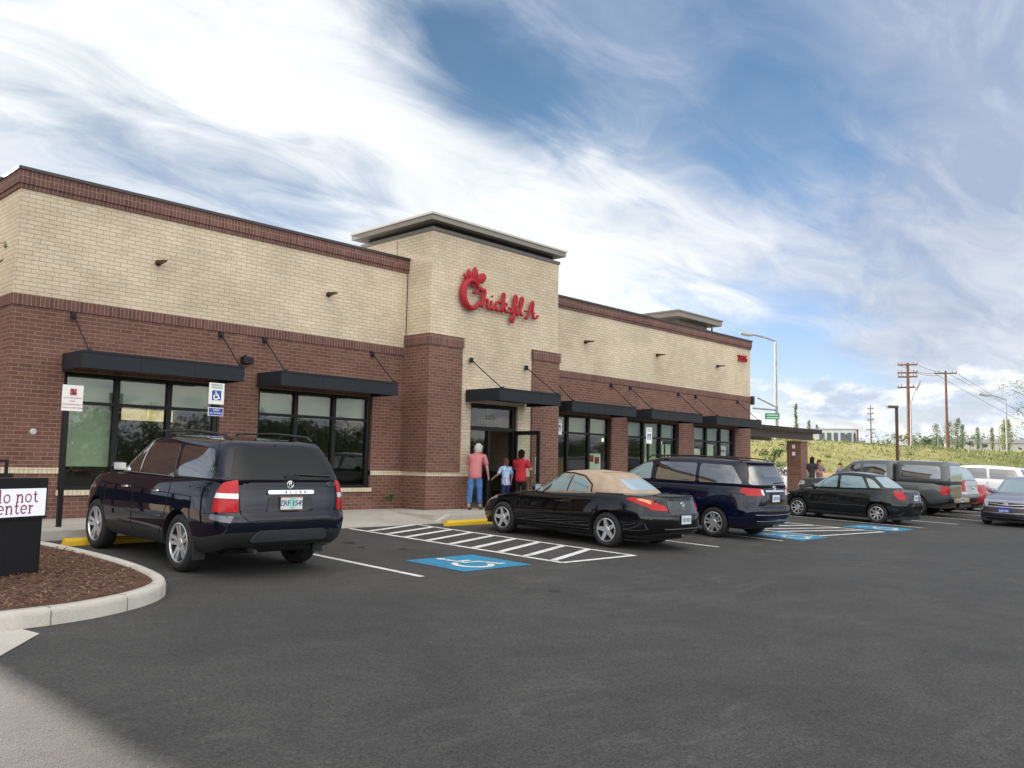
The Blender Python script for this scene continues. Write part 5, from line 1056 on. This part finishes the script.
    for j in range(V_+1):
        th = pi*j/V_
        for i in range(U):
            ph = 2*pi*i/U; fr_ = sin(ph); lim = .5*pi if fr_ > .3 else (pi if True else 0); t2 = min(th, lim*(.74 if fr_ > .3 else .66-.05*fr_)); R1 = .062*h*(1+.10*noise.noise(Vector((cos(ph)*2, sin(ph)*2, th*3+H)))+.05*noise.noise(Vector((cos(ph)*7, sin(ph)*7, th*9+H))))
            zz = cos(t2)*R1*1.05; 
            if fr_ < .1 and t2 > 1.5: zz -= hairlen*h*(t2-1.5)*1.6
            vs.append((cos(ph)*sin(t2)*R1*.95, fr_*sin(t2)*R1*1.08-.004*h, zz+.012*h))
    for j in range(V_):
        for i in range(U): fs.append((j*U+i, (j+1)*U+i, (j+1)*U+(i+1) % U, j*U+(i+1) % U))
    mb.add(vs, fs, 0, Matrix.Translation(hc))
    for _ in range(520):
        j, i = random.randint(0, V_-1), random.randint(0, U-1); v0 = Vector(vs[j*U+i])+hc
        if vs[j*U+i][1] > .035*h and vs[j*U+i][2] < .03*h: continue
        dn = Vector((random.gauss(0, .5), random.gauss(0, .5), -1)).normalized()*.014*h*random.uniform(.5, 1.3); sd2 = Vector((random.gauss(0, 1), random.gauss(0, 1), 0)).normalized()*.003*h; ot = Vector(vs[j*U+i]).normalized()*.004*h*random.uniform(0, 1.5)
        mb.add([v0+ot-sd2, v0+ot+sd2, v0+ot*2+dn+sd2*.4, v0+ot*2+dn-sd2*.4], [(0, 1, 2, 3)])
    mb.build('hair', HR, P, True)
    c = 1.14
    top = [((0, 0, hip-.085*h), (.097*h*k*c, .082*h*k*c)), ((0, 0, hip-.02*h), (.095*h*k*c, .08*h*k*c)), (tilt((0, 0, .62*h)), (.085*h*k*c, .07*h*k*c)), (tilt((0, 0, .72*h)), (.095*h*k*c, .074*h*k*c)), (tilt((0, 0, .79*h)), (.088*h*k*c, .07*h*k*c)), (tilt((0, .0, .832*h)), (.066*h, .062*h)), (tilt((0, .005*h, .855*h)), (.042*h, .042*h))]
    te = [(i, i+1) for i in range(6)]
    for sg in (-1, 1):
        s0, e0, w0 = J['arm', sg]; b = len(top); top += [(tuple(s0+Vector((0, 0, -.004*h))), .05*h*k), (tuple(s0.lerp(e0, sleeve)), .042*h*k), (tuple(s0.lerp(e0, sleeve+.28)), .042*h*k)]; te += [(4, b), (b, b+1), (b+1, b+2)]
    skin_obj('shirt', top, te, SH, P)
    tr = [((0, 0, hip+.02*h), (.08*h*k*1.1, .066*h*k*1.1)), ((0, 0, hip-.02*h), (.08*h*k*1.14, .07*h*k*1.14))]; te = [(0, 1)]
    for sg in (-1, 1):
        L_ = J['leg', sg]; b = len(tr); tr += [(L_[0], .066*h*k), (tuple(Vector(L_[0]).lerp(Vector(L_[1]), .6)), .053*h*k), (L_[1], .044*h*k), (tuple(Vector(L_[1]).lerp(Vector(L_[2]), .95)), .038*h*k)]; te += [(1, b), (b, b+1), (b+1, b+2), (b+2, b+3)]
    skin_obj('trousers', tr, te, TR, P)
    for sg in (-1, 1):
        L_ = J['leg', sg]; skin_obj('shoe', [((L_[2][0], L_[2][1]-.005*h, .03*h), .026*h), (L_[3], (.031*h, .022*h)), (L_[4], (.028*h, .017*h))], [(0, 1), (1, 2)], pmat('shoe %s' % (shoes,), shoes, .6), P)
    return P, J
sh1 = pmat('striped rose shirt', (.42, .07, .09), .85, bump=(7, .8, .03))
def stripe_mat(m):
    n = NT(m.node_tree); t = n.new('ShaderNodeTexCoord').outputs['Object']; w = n.new('ShaderNodeTexWave', bands_direction='Z'); n.l.new(t, w.inputs[0]); w.inputs['Scale'].default_value = 14; w.inputs['Distortion'].default_value = .4
    n.l.new(n.mix(n.ramp(w.outputs['Fac'], .6, .8), C4((.45, .08, .1)), C4((.5, .3, .3))), n.n['Principled BSDF'].inputs['Base Color'])
stripe_mat(sh1)
tie = pmat('tie dye', (.3, .4, .7), .85, bump=(8, .8, .03)); n = NT(tie.node_tree); t = n.new('ShaderNodeTexCoord').outputs['Object']; v = n.noise(t, 9, 3, .5, 1.5); s_ = n.new('ShaderNodeValToRGB'); n.l.new(v.outputs['Fac'], s_.inputs[0]); cr = s_.color_ramp
cr.elements[0].position = .36; cr.elements[0].color = (.08, .12, .5, 1); cr.elements[1].position = .66; cr.elements[1].color = (.55, .12, .4, 1)
for ps, cc in ((.45, (.3, .6, .8, 1)), (.52, (.6, .72, .8, 1)), (.59, (.25, .2, .6, 1))):
    e_ = cr.elements.new(ps); e_.color = cc
n.l.new(s_.outputs[0], n.n['Principled BSDF'].inputs['Base Color'])
RS = pmat('crew red shirt', (.4, .012, .025), .8, bump=(8, .9, .03)); DKS = pmat('dark shirt', (.02, .02, .03), .85); MAU = pmat('mauve shirt', (.18, .1, .14), .85)
fp = at(472, 510, 22.0)
p1x, p1y = 15.25, 15.72
P1, J1 = person('white haired person in a rose striped shirt and blue jeans walking with a stick', (p1x, p1y, 0), radians(-62), 1.72, sh1, (.07, .16, .36), (.5, .49, .46), (.5, .3, .22), lean=.34, stride=.17, arms=(((-.03, .0, -.17), (-.02, .07, -.30)), ((.035, .03, -.17), (.03, .12, -.29))), hairlen=.02, build=1.06)
mb = MB(); hp = J1['arm', 1][2]; hp = Vector((hp[0]+.02, hp[1]+.06, hp[2]-.04)); mb.tube([hp+Vector((0, -.05, .03)), hp+Vector((0, .0, .045)), hp+Vector((0, .03, .02)), Vector((hp.x+.02, hp.y+.08, .01))], .012, 6)
M1 = Matrix.Translation((p1x, p1y, 0)) @ Matrix.Rotation(radians(-62), 4, 'Z'); st = MB(); st.v = [M1 @ v_ for v_ in mb.v]; st.f = mb.f; st.mi = mb.mi
tag(st.build('walking_stick', BLACKM, None, True), 'black walking stick held by the white haired person', 'walking stick')
person('brown haired child in a blue and purple tie dye shirt at the open door', (16.62, 15.95, 0), radians(-20), 1.33, tie, (.02, .03, .09), (.13, .07, .045), (.5, .28, .2), lean=.0, stride=.06, arms=(((-.07, .0, -.13), (-.12, .1, -.2)), ((.04, .0, -.15), (.04, .05, -.28))), hairlen=.07, build=.98, sleeve=.7)
person('crew member with dark hair in a red shirt and black trousers holding the door open', (16.85, 15.62, 0), radians(-72), 1.56, RS, (.012, .012, .014), (.012, .01, .01), (.52, .32, .24), lean=.02, stride=.05, arms=(((-.02, .06, -.14), (.0, .18, -.12)), ((.03, .05, -.14), (.0, .2, -.13))), hairlen=.03, build=1.05)
person('person in a dark shirt with long dark hair standing at the patio pier', (36.3, 16.4, 0), radians(-100), 1.74, DKS, (.02, .02, .03), (.03, .018, .012), lean=.1, arms=(((-.04, .03, -.16), (-.02, .1, -.28)), ((.04, .05, -.15), (.0, .17, -.2))), hairlen=.05)
person('person in a mauve shirt beside the dark shirted person on the patio', (37.0, 16.35, 0), radians(150), 1.62, MAU, (.03, .03, .05), (.07, .03, .02), arms=(((-.05, .05, -.14), (0, .14, -.14)), ((.05, .05, -.14), (0, .14, -.14))), hairlen=.1)
person('short haired person half hidden behind the pickup windscreen on the patio', (38.9, 16.2, 0), radians(120), 1.5, pmat('grey shirt', (.2, .22, .25), .85), (.03, .03, .05), (.1, .04, .02), arms=(((-.05, .05, -.14), (0, .14, -.14)), ((.05, .05, -.14), (0, .14, -.14))), hairlen=.03)

# ------------------------------------------------------------------ vegetation
def leafmat(name, c, var=.5):
    m = bpy.data.materials.new(name); m.use_nodes = True; n = NT(m.node_tree); t = n.new('ShaderNodeTexCoord').outputs['Object']; f = n.noise(t, 1.3, 4, .6).outputs['Fac']
    o = n.new('ShaderNodeNewGeometry').outputs['Random Per Island']; k = n.math('ADD', n.math('MULTIPLY', f, .6), n.math('MULTIPLY', o, .4))
    n.l.new(n.mix(n.ramp(k, .25, .75), C4(tuple(x*(1-var) for x in c)), C4(tuple(x*(1+var) for x in c))), n.n['Principled BSDF'].inputs['Base Color']); b = n.n['Principled BSDF']; b.inputs['Roughness'].default_value = .7
    b.inputs['Transmission Weight'].default_value = 0; MATS[name] = m; return m
LEAF = leafmat('leaf green', (.06, .11, .025)); LEAFY = leafmat('leaf yellow green', (.15, .17, .04)); CONI = leafmat('conifer green', (.02, .045, .02)); BARK = pmat('bark', (.12, .085, .06), .9, var=(10, .4)); LEAFL = leafmat('young leaf', (.1, .18, .035))
def leaves(mb, c, r_, n_, size, squash=1):
    for _ in range(n_):
        d = Vector((random.gauss(0, 1), random.gauss(0, 1), random.gauss(0, 1))).normalized()*(random.random()**.4); p = Vector(c)+Vector((d.x*r_, d.y*r_, d.z*r_*squash))
        a = Vector((random.gauss(0, 1), random.gauss(0, 1), random.gauss(0, 1))).normalized(); b = a.orthogonal().normalized(); s_ = size*random.uniform(.6, 1.3)
        mb.add([p-a*s_, p+b*s_*.5, p+a*s_, p-b*s_*.5], [(0, 1, 2, 3)])
def tree(name, label, x, y, z, h, kind, group=None, cat='tree', seed=0, leaf=None, n=1.0, spread=1.0):
    random.seed(seed); T = empty(name, label, cat, (x, y, z), 0, group); tr = MB(); cr_ = MB()
    if kind == 'poplar':
        tr.tube([(0, 0, -.3), (0, .05, h*.5), (.1, 0, h*.95)], [h*.018, h*.012, h*.003], 6)
        for i in range(int(34*n)):
            t = i/(34*n); zz = h*(.1+.87*t); rad = h*.10*spread*((1-t**4)**.6)*min(1, (t+.1)*3.5)+.1; a = random.uniform(0, 6.28); rr_ = rad*random.uniform(.2, .8)
            leaves(cr_, (cos(a)*rr_, sin(a)*rr_, zz), rad*.65, int(34*min(1, n*1.2)), h*.022, 1.9)
            if i % 3 == 0: tr.tube([(0, 0, zz-h*.08), (cos(a)*rr_, sin(a)*rr_, zz+h*.02)], h*.003, 4)
    elif kind == 'conifer':
        tr.tube([(0, 0, -.3), (0, 0, h)], [h*.02, h*.003], 6)
        for i in range(26):
            t = i/26; zz = h*(.12+.86*t); rad = h*.2*spread*(1-t)**.8+.05
            for j in range(5):
                a = j*1.257+i*.7; leaves(cr_, (cos(a)*rad*.6, sin(a)*rad*.6, zz-rad*.15), rad*.5, 12, h*.025, .4)
    else:
        br_ = []
        tr.tube([(0, 0, -.3), (.03*h, 0, h*.25), (.0, .02*h, h*.5), (.02*h, 0, h*.8)], [h*.022, h*.017, h*.011, h*.003], 7)
        for i in range(int(16*n)):
            a = random.uniform(0, 6.28); z0_ = h*random.uniform(.28, .7); l = h*random.uniform(.18, .36)*spread; e_ = Vector((cos(a)*l, sin(a)*l, z0_+l*random.uniform(.4, .9)))
            tr.tube([(0, 0, z0_), e_*.5+Vector((0, 0, z0_*.5+.03*h)), e_], [h*.008, h*.005, h*.002], 5); br_.append(e_)
        for e_ in br_+[Vector((0, 0, h*.85)), Vector((0, 0, h*.7))]:
            for _ in range(3):
                c_ = e_+Vector((random.gauss(0, 1), random.gauss(0, 1), random.gauss(0, .8)))*h*.06; leaves(cr_, c_, h*.09, int(42), (h*.02 if h > 3 else h*.03) if kind != 'young' else .05, .8)
    tr.build('trunk', BARK, T, True); cr_.build('crown', leaf or LEAF, T); return T
def hz_(x, y): return hill(x, y)-.2
def tpx(name, label, px, pytop, depth, kind, **k):
    p = at(px, pytop, depth); zb = hz_(p.x, p.y); return tree(name, label, p.x, p.y, zb, p.z-zb, kind, **k)
tree('young_tree', 'small leafy green tree growing under the pergola', 37.4, 18.7, 0, 2.3, 'young', seed=3, leaf=LEAFL, n=.8, spread=.8)
g = 'trees on the hill beyond the road'
tpx('poplar_tree', 'dark poplar at the left of the dense clump by the utility pole', 936, 424, 170, 'poplar', group=g, seed=11, spread=2.0)
tpx('poplar_tree', 'dark poplar in the middle of the dense clump by the utility pole', 949, 421, 172, 'poplar', group=g, seed=12, spread=1.9)
tpx('poplar_tree', 'tallest poplar of the dense clump, its right hand one but one', 957, 418, 175, 'poplar', group=g, seed=13, spread=1.6)
tpx('poplar_tree', 'thin dark poplar at the right end of the dense clump', 962.5, 424, 178, 'poplar', group=g, seed=14, spread=1.1)
tpx('poplar_tree', 'single slim dark poplar between the clump and the yellow green trees', 977.5, 427, 190, 'poplar', group=g, seed=15, spread=1.3)
tpx('poplar_tree', 'slim pale poplar left of the broad yellow green poplar', 992, 427, 170, 'poplar', group=g, seed=16, leaf=LEAFY, spread=.9)
tpx('poplar_tree', 'broad yellow green poplar behind the right hand street lamp', 1006, 420, 120, 'poplar', group=g, seed=17, leaf=LEAFY, spread=2.2, n=2.6)
tpx('poplar_tree', 'pale thin poplar above the pergola end', 809, 419, 150, 'poplar', group=g, seed=18, leaf=LEAFY, spread=.7)
tpx('poplar_tree', 'tall bare thin poplar above the pergola', 796, 402, 150, 'poplar', group=g, seed=19, leaf=LEAFY, n=.8, spread=.4)
tpx('poplar_tree', 'short dark poplar above the pergola tip', 816.5, 424, 155, 'poplar', group=g, seed=20, spread=.6)
tpx('conifer_tree', 'small dark conifer left of the red trunked pole on the hill', 846, 433, 110, 'conifer', group=g, seed=21, leaf=CONI)
tpx('conifer_tree', 'small dark conifer right beside the short pole on the hill', 854.5, 432, 115, 'conifer', group=g, seed=22, leaf=CONI)
tpx('bushy_tree', 'low dark bushy tree left of the poplar clump', 925, 437, 160, 'bushy', group=g, seed=23)
tpx('bushy_tree', 'low bushy tree at the foot of the single slim poplar', 970, 441, 165, 'bushy', group=g, seed=24); tpx('bushy_tree', 'low bushy tree between the pale poplar and the broad one', 985, 443, 168, 'bushy', group=g, seed=25); tpx('bushy_tree', 'low dark bushy tree at the right edge of the hill', 1020, 447, 160, 'bushy', group=g, seed=26)
tpx('shrub', 'yellow green shrub around the foot of the parking lot lamp', 901, 434, 61, 'bushy', cat='shrub', seed=27, leaf=LEAFY, n=1.0, spread=1.5); 
# tree reaching in at the right edge and at the left edge
tree('street_tree', 'leafy tree whose branch tips reach in at the right edge', *(lambda p: (p.x, p.y, hz_(p.x, p.y)))(at(1062, 470, 46)), 5.6, 'young', seed=31, leaf=LEAF, n=1.8, spread=1.25)
lt = tree('street_tree', 'young tree whose leaf tips reach in at the left edge above the sign', 2.45, 13.6, -.05, 4.5, 'young', seed=35, leaf=LEAFL, n=.8, spread=.2)
tw = MB(); lv = MB(); random.seed(3)
for px_, py_ in ((7, 243), (-2, 262)):
    e_ = fplace(px_, py_, 13.6)-Vector((2.45, 13.6, -.05)); tw.tube(spline([(0, 0, 3.0), e_*.5+Vector((0, 0, 1.6)), e_*.8+Vector((0, 0, .75)), e_], 4), [.02-.0013*i for i in range(13)], 5)
    for t in range(7): leaves(lv, e_*(1-.05*t)+Vector((0, 0, .18*t)), .07, 4, .045)
tw.build('branch', BARK, lt, True); lv.build('leaf_spray', LEAFL, lt)
p = fplace(395, 500, 16.6); tree('small_plant', 'small dark green plant at the foot of the brown brick wall beside the tower', p.x, 16.75, 0, .42, 'bushy', cat='plant', seed=33, n=.5, spread=.9)
# woods across the road behind the camera (they show in the window glass)
mb = MB(); random.seed(77)
for i in range(420):
    x = random.uniform(-90, 150); yy = -62+random.uniform(-10, 8)+8*sin(x*.05); hh = 5.0+3.2*noise.noise(Vector((x*.07, 3, 0)))+2.0*noise.noise(Vector((x*.3, 9, 0)))
    for k in range(4): leaves(mb, (x+random.uniform(-2, 2), yy, -1+hh*(.2+.27*k)), random.uniform(1.8, 3.0)*(1.25-.22*k), 90, .2, .9)
wd = mb.build('woodland', leafmat('woodland green', (.04, .065, .028), .4)); wd['kind'] = 'stuff'
random.seed(5)
# grass tufts on the hill
mb = MB()
for i in range(26000):
    q = random.uniform(46, 66); pp = random.uniform(-22, 32); a = radians(20); x, y = q*cos(a)-pp*sin(a), q*sin(a)+pp*cos(a); z_ = hz_(x, y)-.05; hh = random.uniform(.05, .2)*(1.8 if random.random() < .06 else 1); t = random.uniform(0, pi); d = Vector((cos(t), sin(t), 0))*random.uniform(.015, .04)
    if y < YC and x < 47.2: continue
    l_ = Vector((random.uniform(-.1, .1), random.uniform(-.1, .1), 0)); mb.add([Vector((x, y, z_))-d, Vector((x, y, z_))+d, Vector((x, y, z_+hh))+d*.9+l_, Vector((x, y, z_+hh*random.uniform(.6, 1)))-d*.9+l_], [(0, 1, 2, 3)], 0 if random.random() < .7 else (1 if random.random() < .7 else 2))
for i in range(60):
    q = random.uniform(49, 62); pp = random.uniform(-20, 26); a = radians(20); x, y = q*cos(a)-pp*sin(a), q*sin(a)+pp*cos(a); b0_ = len(mb.mi); leaves(mb, (x, y, hz_(x, y)+.1), random.uniform(.25, .6), 50, .07, .5); mb.mi[b0_:] = [2]*(len(mb.mi)-b0_)
gr = mb.build('tall_grass', [leafmat('tuft green', (.19, .21, .06), .2), leafmat('tuft straw', (.28, .26, .1), .2), leafmat('tuft dark', (.12, .15, .045), .2)]); gr['kind'] = 'stuff'
mb = MB()      # far tree line beyond the hill
for i in range(260):
    px = random.uniform(915, 1060) if i % 4 else random.uniform(820, 1060); dpt = random.uniform(230, 300); p = at(px, 452, dpt); leaves(mb, (p.x, p.y, hz_(p.x, p.y)+random.uniform(0, 3.0)), random.uniform(1.5, 3.5), 34, .45, .8)
fl = mb.build('far_woodland', leafmat('far woods', (.05, .075, .035))); fl['kind'] = 'stuff'

# ------------------------------------------------------------------ poles, lamps, signals
def zbase(p): return hz_(p.x, p.y)-.1
def street_lamp(label, px, pytop, depth, armpx, armdy, r_=.09, mat=None, group='tall street lamps with curved arms'):
    p = at(px, pytop, depth); zb = zbase(p); e_ = at(armpx, pytop+armdy, depth); L_ = empty('street_lamp', label, 'street lamp', (p.x, p.y, zb), 0, group); h = p.z-zb; v = Vector((e_.x-p.x, e_.y-p.y, e_.z-p.z))
    mb = MB(); mb.tube([(0, 0, 0), (0, 0, h)], [r_, r_*.6], 8); mb.box(-.2, .2, -.2, .2, -.05, .15); mb.build('pole', mat or GALV, L_)
    mb = MB(); mb.tube(spline([(0, 0, h-.1), Vector((0, 0, h))+v*.3+Vector((0, 0, .02)), Vector((0, 0, h))+v*.7+Vector((0, 0, .06)), Vector((0, 0, h))+v*.92], 4), r_*.5, 6); mb.build('arm', mat or GALV, L_, True)
    mb = MB(); hd = Vector((0, 0, h))+v*.96; dd = v.normalized(); mb.tube([hd-dd*.45, hd-dd*.1, hd+dd*.4, hd+dd*.45], [.07, .14, .12, .04], 8); mb.build('lamp_head', pmat('lamp grey', (.35, .36, .36), .5), L_, True); return L_
sl_ = street_lamp('tall grey street lamp carrying the traffic signal arm beyond the pergola', 775.5, 340, 62, 745, -6, .13)
street_lamp('grey street lamp in front of the broad yellow green poplar at right', 1005.5, 399, 70, 983, -4.5, .09); street_lamp('grey street lamp with drooping arm right of the tall utility pole', 910.5, 402.5, 75, 918.5, -18, .09)
# traffic signal mast
p = at(776, 411, 61.5); q_ = at(741, 402.5, 61.5); q2 = at(741, 413, 61.5); zb = zbase(p)
T = empty('traffic_signal', 'traffic signal arm with a green street sign hanging beyond the pergola', 'traffic signal', (p.x, p.y, zb)); o3 = Vector((p.x, p.y, zb))
mb = MB(); mb.tube([at(778.5, 467, 61.5)-o3, at(776, 406, 61.5)-o3], .14, 8); mb.build('pole', GALV, T)
mb = MB(); mb.tube([at(776, 407, 61.5)-o3, at(757, 397.5, 61.5)-o3], .06, 6); mb.tube([at(776, 410, 61.5)-o3, at(752, 408, 61.5)-o3], .07, 6); mb.build('mast_arm', GALV, T)
c_ = at(752.3, 400.5, 61.3)-o3; mb = MB(); mb.box(c_.x-.12, c_.x+.12, c_.y-.12, c_.y+.12, c_.z-.3, c_.z+.3); hd = mb.build('signal_head', PLAST, T)
mb = MB()
for dz in (-.19, 0, .19): mb.lathe([(0, 0), (.07, 0), (.08, .08), (.07, .08)], 12, M=Matrix.Translation((c_.x-.12, c_.y, c_.z+dz)) @ Matrix.Rotation(-pi/2, 4, 'Y'))
x_ = mb.build('signal_lens', pmat('dark lens', (.05, .04, .02), .3)); x_.parent = hd
c_ = at(772.2, 416.3, 61.0)-o3; M = Matrix.Translation(c_) @ Matrix.Rotation(YAW-pi/2-radians(12), 4, 'Z'); mb = MB(); mb.box(-.5, .5, -.02, .02, -.22, .22, M=M); sg_ = mb.build('street_sign', GREENS, T)
mb = MB(); 
for zz, ww in ((.08, .34), (-.1, .36)):
    x_ = -ww
    while x_ < ww: 
        l = random.uniform(.04, .1); mb.box(x_, x_+l, -.03, -.021, zz-.035, zz+.035, M=M); x_ += l+.025
o_ = mb.build('sign_legend', pmat('legend white', (.7, .75, .7), .6)); o_.parent = sg_
# utility poles
def utility(label, px, pytop, pybase, depth, arms, r_=.16):
    p = at(px, pytop, depth); zb = zbase(p); U = empty('utility_pole', label, 'utility pole', (p.x, p.y, zb), 0, 'wooden utility poles'); h = p.z-zb; mb = MB(); mb.tube([(0, 0, -.3), (0, 0, h)], [r_, r_*.65], 8); mb.build('pole', WOODP, U)
    for dy, half in arms:
        a = at(px-half, pytop+dy, depth)-Vector((p.x, p.y, zb)); b = at(px+half, pytop+dy-.3, depth)-Vector((p.x, p.y, zb)); mb = MB(); mb.tube([a, b], .075, 5); ca = mb.build('crossarm', WOODP, U)
        mb = MB()
        for t in (.02, .2, .8, .98): mb.lathe([(0, 0), (.06, .02), (.07, .1), (.04, .18), (.06, .2), (0, .3)], 8, M=Matrix.Translation(a.lerp(b, t)))
        o_ = mb.build('insulator', pmat('insulator', (.25, .2, .18), .4)); o_.parent = ca
    return U
utility('tall dark red wooden utility pole with three crossarm levels', 907.5, 363, 450, 80, ((2, 9.8), (10, 10), (14, 9.6), (24.5, 9.8)), .2)
utility('brown wooden utility pole with one wide crossarm beside the poplar clump', 945.5, 371, 455, 88, ((2.5, 11.2),), .17)
utility('distant thin utility pole with short side arms', 870.5, 405, 447, 150, ((4, 3), (9, 3), (15, 3), (25, 4)), .13)
p = at(924, 381, 79.5)
Wm = MB()
def wire(a, b, sag, r_=.018):
    Wm.tube([a.lerp(b, t/12)-Vector((0, 0, sag*4*(t/12)*(1-t/12))) for t in range(13)], r_, 4)
for da, db in (((898, 364.5), (934.5, 373.5)), ((917, 364.8), (956.5, 373.2)), ((917, 373), (948, 373.3))): wire(at(*da, 80), at(*db, 88), .25)
for da, db in (((956.5, 373.2), (1100, 452)), ((948, 373.2), (1100, 447)), ((934.5, 373.5), (1090, 452))): wire(at(*da, 88), at(*db, 170), .6, .022)
for da, db in (((903, 387), (889, 430)), ): pass
o_ = Wm.build('power_line', pmat('wire', (.08, .08, .09), .6)); tag(o_, 'thin dark power wires strung from the two wooden utility poles to the right', 'power line')
# parking lot lamp (shoebox head)
p = at(896.5, 406.5, 50); zb = -.2; L_ = empty('parking_lot_lamp', 'dark brown parking lot lamp with a flat box head on the slope', 'lamp post', (p.x, p.y, zb)); h = p.z-zb
BRZ = pmat('bronze pole', (.07, .03, .022), .5); mb = MB(); mb.box(-.07, .07, -.07, .07, 0, h); mb.build('pole', BRZ, L_); v = (at(890, 407, 50)-at(896, 407, 50)); mb = MB(); a = math.atan2(v.y, v.x); mb.box(-.05, .55, -.16, .16, h-.1, h+.04, M=Matrix.Rotation(a, 4, 'Z')); mb.build('lamp_head', BRZ, L_)
def smallpost(name, label, cat, px, pytop, depth, w, sign=None, mat=None):
    p = at(px, pytop, depth); zb = hz_(p.x, p.y)-.1; L_ = empty(name, label, cat, (p.x, p.y, zb)); h = p.z-zb; mb = MB(); mb.box(-w/2, w/2, -w/2, w/2, 0, h); mb.build('post', mat or GALV, L_)
    if sign: mb = MB(); mb.box(-sign[0]/2, sign[0]/2, -.03, -.005, h-sign[1], h, M=Matrix.Rotation(YAW-pi/2-radians(25), 4, 'Z') @ Matrix.Translation((0, -w/2, 0))); mb.build('sign_panel', sign[2], L_)
smallpost('grey_sign', 'blank grey back of a road sign left of the shrub on the hill', 'road sign', 894, 434, 68, .07, (.45, .5, pmat('sign back grey', (.4, .43, .45), .5)))
smallpost('marker_post', 'thin reddish post standing on the grass slope', 'post', 857.5, 429, 58, .09, None, pmat('reddish post', (.2, .08, .06), .7))
smallpost('marker_post', 'thin grey post beside the poplar clump', 'post', 937.5, 425, 95, .1)
# warehouse, distant buildings, distant cars
p = at(829, 440, 150); Wh = empty('warehouse', 'long white warehouse with dark doors beyond the hill', 'warehouse', (p.x, p.y, hz_(p.x, p.y)), 0); M = Matrix.Rotation(YAW-pi/2+radians(-25), 4, 'Z')
mb = MB(); mb.box(-4.6, 4.2, 0, 9, -.5, 2.6, M=M); mb.build('wall', pmat('warehouse white', (.62, .64, .65), .7, var=(1, .1)), Wh)
mb = MB(); mb.box(-4.7, 4.3, -.1, 9.1, 2.601, 2.8, M=M); mb.build('roof', pmat('warehouse roof', (.3, .32, .35), .6), Wh)
for i, (a, b) in enumerate(((-3.9, -3.1), (-1.6, -.7), (-.3, .4), (.8, 1.5), (1.9, 2.6), (3.0, 3.7))): mb = MB(); mb.box(a, b, -.06, -.001, .2 if i else .0, 2.1, M=M); mb.build('door' if i == 0 else 'window', pmat('warehouse glass', (.08, .11, .14), .2), Wh)
p = at(985, 449, 220); b2 = empty('distant_building', 'low pale building behind the slim pale poplar', 'building', (p.x, p.y, hz_(p.x, p.y))); mb = MB(); mb.box(-9, 9, 0, 9, -.5, 1.9, M=M); mb.build('wall', pmat('pale wall', (.5, .5, .48), .7), b2); mb = MB(); mb.add([(-9.4, -.4, 1.9), (9.4, -.4, 1.9), (9.4, 9.4, 1.9), (-9.4, 9.4, 1.9), (-9, 4.5, 3), (9, 4.5, 3)], [(0, 1, 5, 4), (2, 3, 4, 5), (0, 4, 3), (1, 2, 5), (0, 3, 2, 1)], M=M); mb.build('roof', pmat('far roof', (.2, .2, .22), .7), b2)
p = at(766, 444, 130); b3 = empty('distant_building', 'low pale building glimpsed below the pergola roof', 'building', (p.x, p.y, hz_(p.x, p.y)-.6)); mb = MB(); mb.box(-6, 4, 0, 6, -.5, 2.2, M=M); mb.build('wall', MATS['pale wall'], b3); mb = MB(); mb.box(-6.2, 4.2, -.2, 6.2, 2.201, 2.5, M=M); mb.build('roof', MATS['far roof'], b3)
p = at(754, 446, 190); c = Car('distant_car', 'dark red car on the road glimpsed below the pergola at the building corner', p.x, p.y, YAW-pi/2+radians(75), .95, sedan_body(), REDP, group='cars out in the driving lane', pitch=False); sedan_windows(c, CARGLASS); c.root.location.z = hill(p.x, p.y)-.2; mb = MB(); mb.box(-.65, .65, -1.95, 1.9, .14, .26); mb.build('underbody', PLAST, c.root)
p = at(779, 470, 44); c = Car('distant_car', 'white car parked beyond the brick pier', p.x, p.y, YAW+radians(10), .95, sedan_body(), WHT, group='cars out in the driving lane', pitch=False); sedan_windows(c, CARGLASS); c.root.location.z = -.1; mb = MB(); mb.box(-.65, .65, -1.95, 1.9, .14, .26); mb.build('underbody', PLAST, c.root)
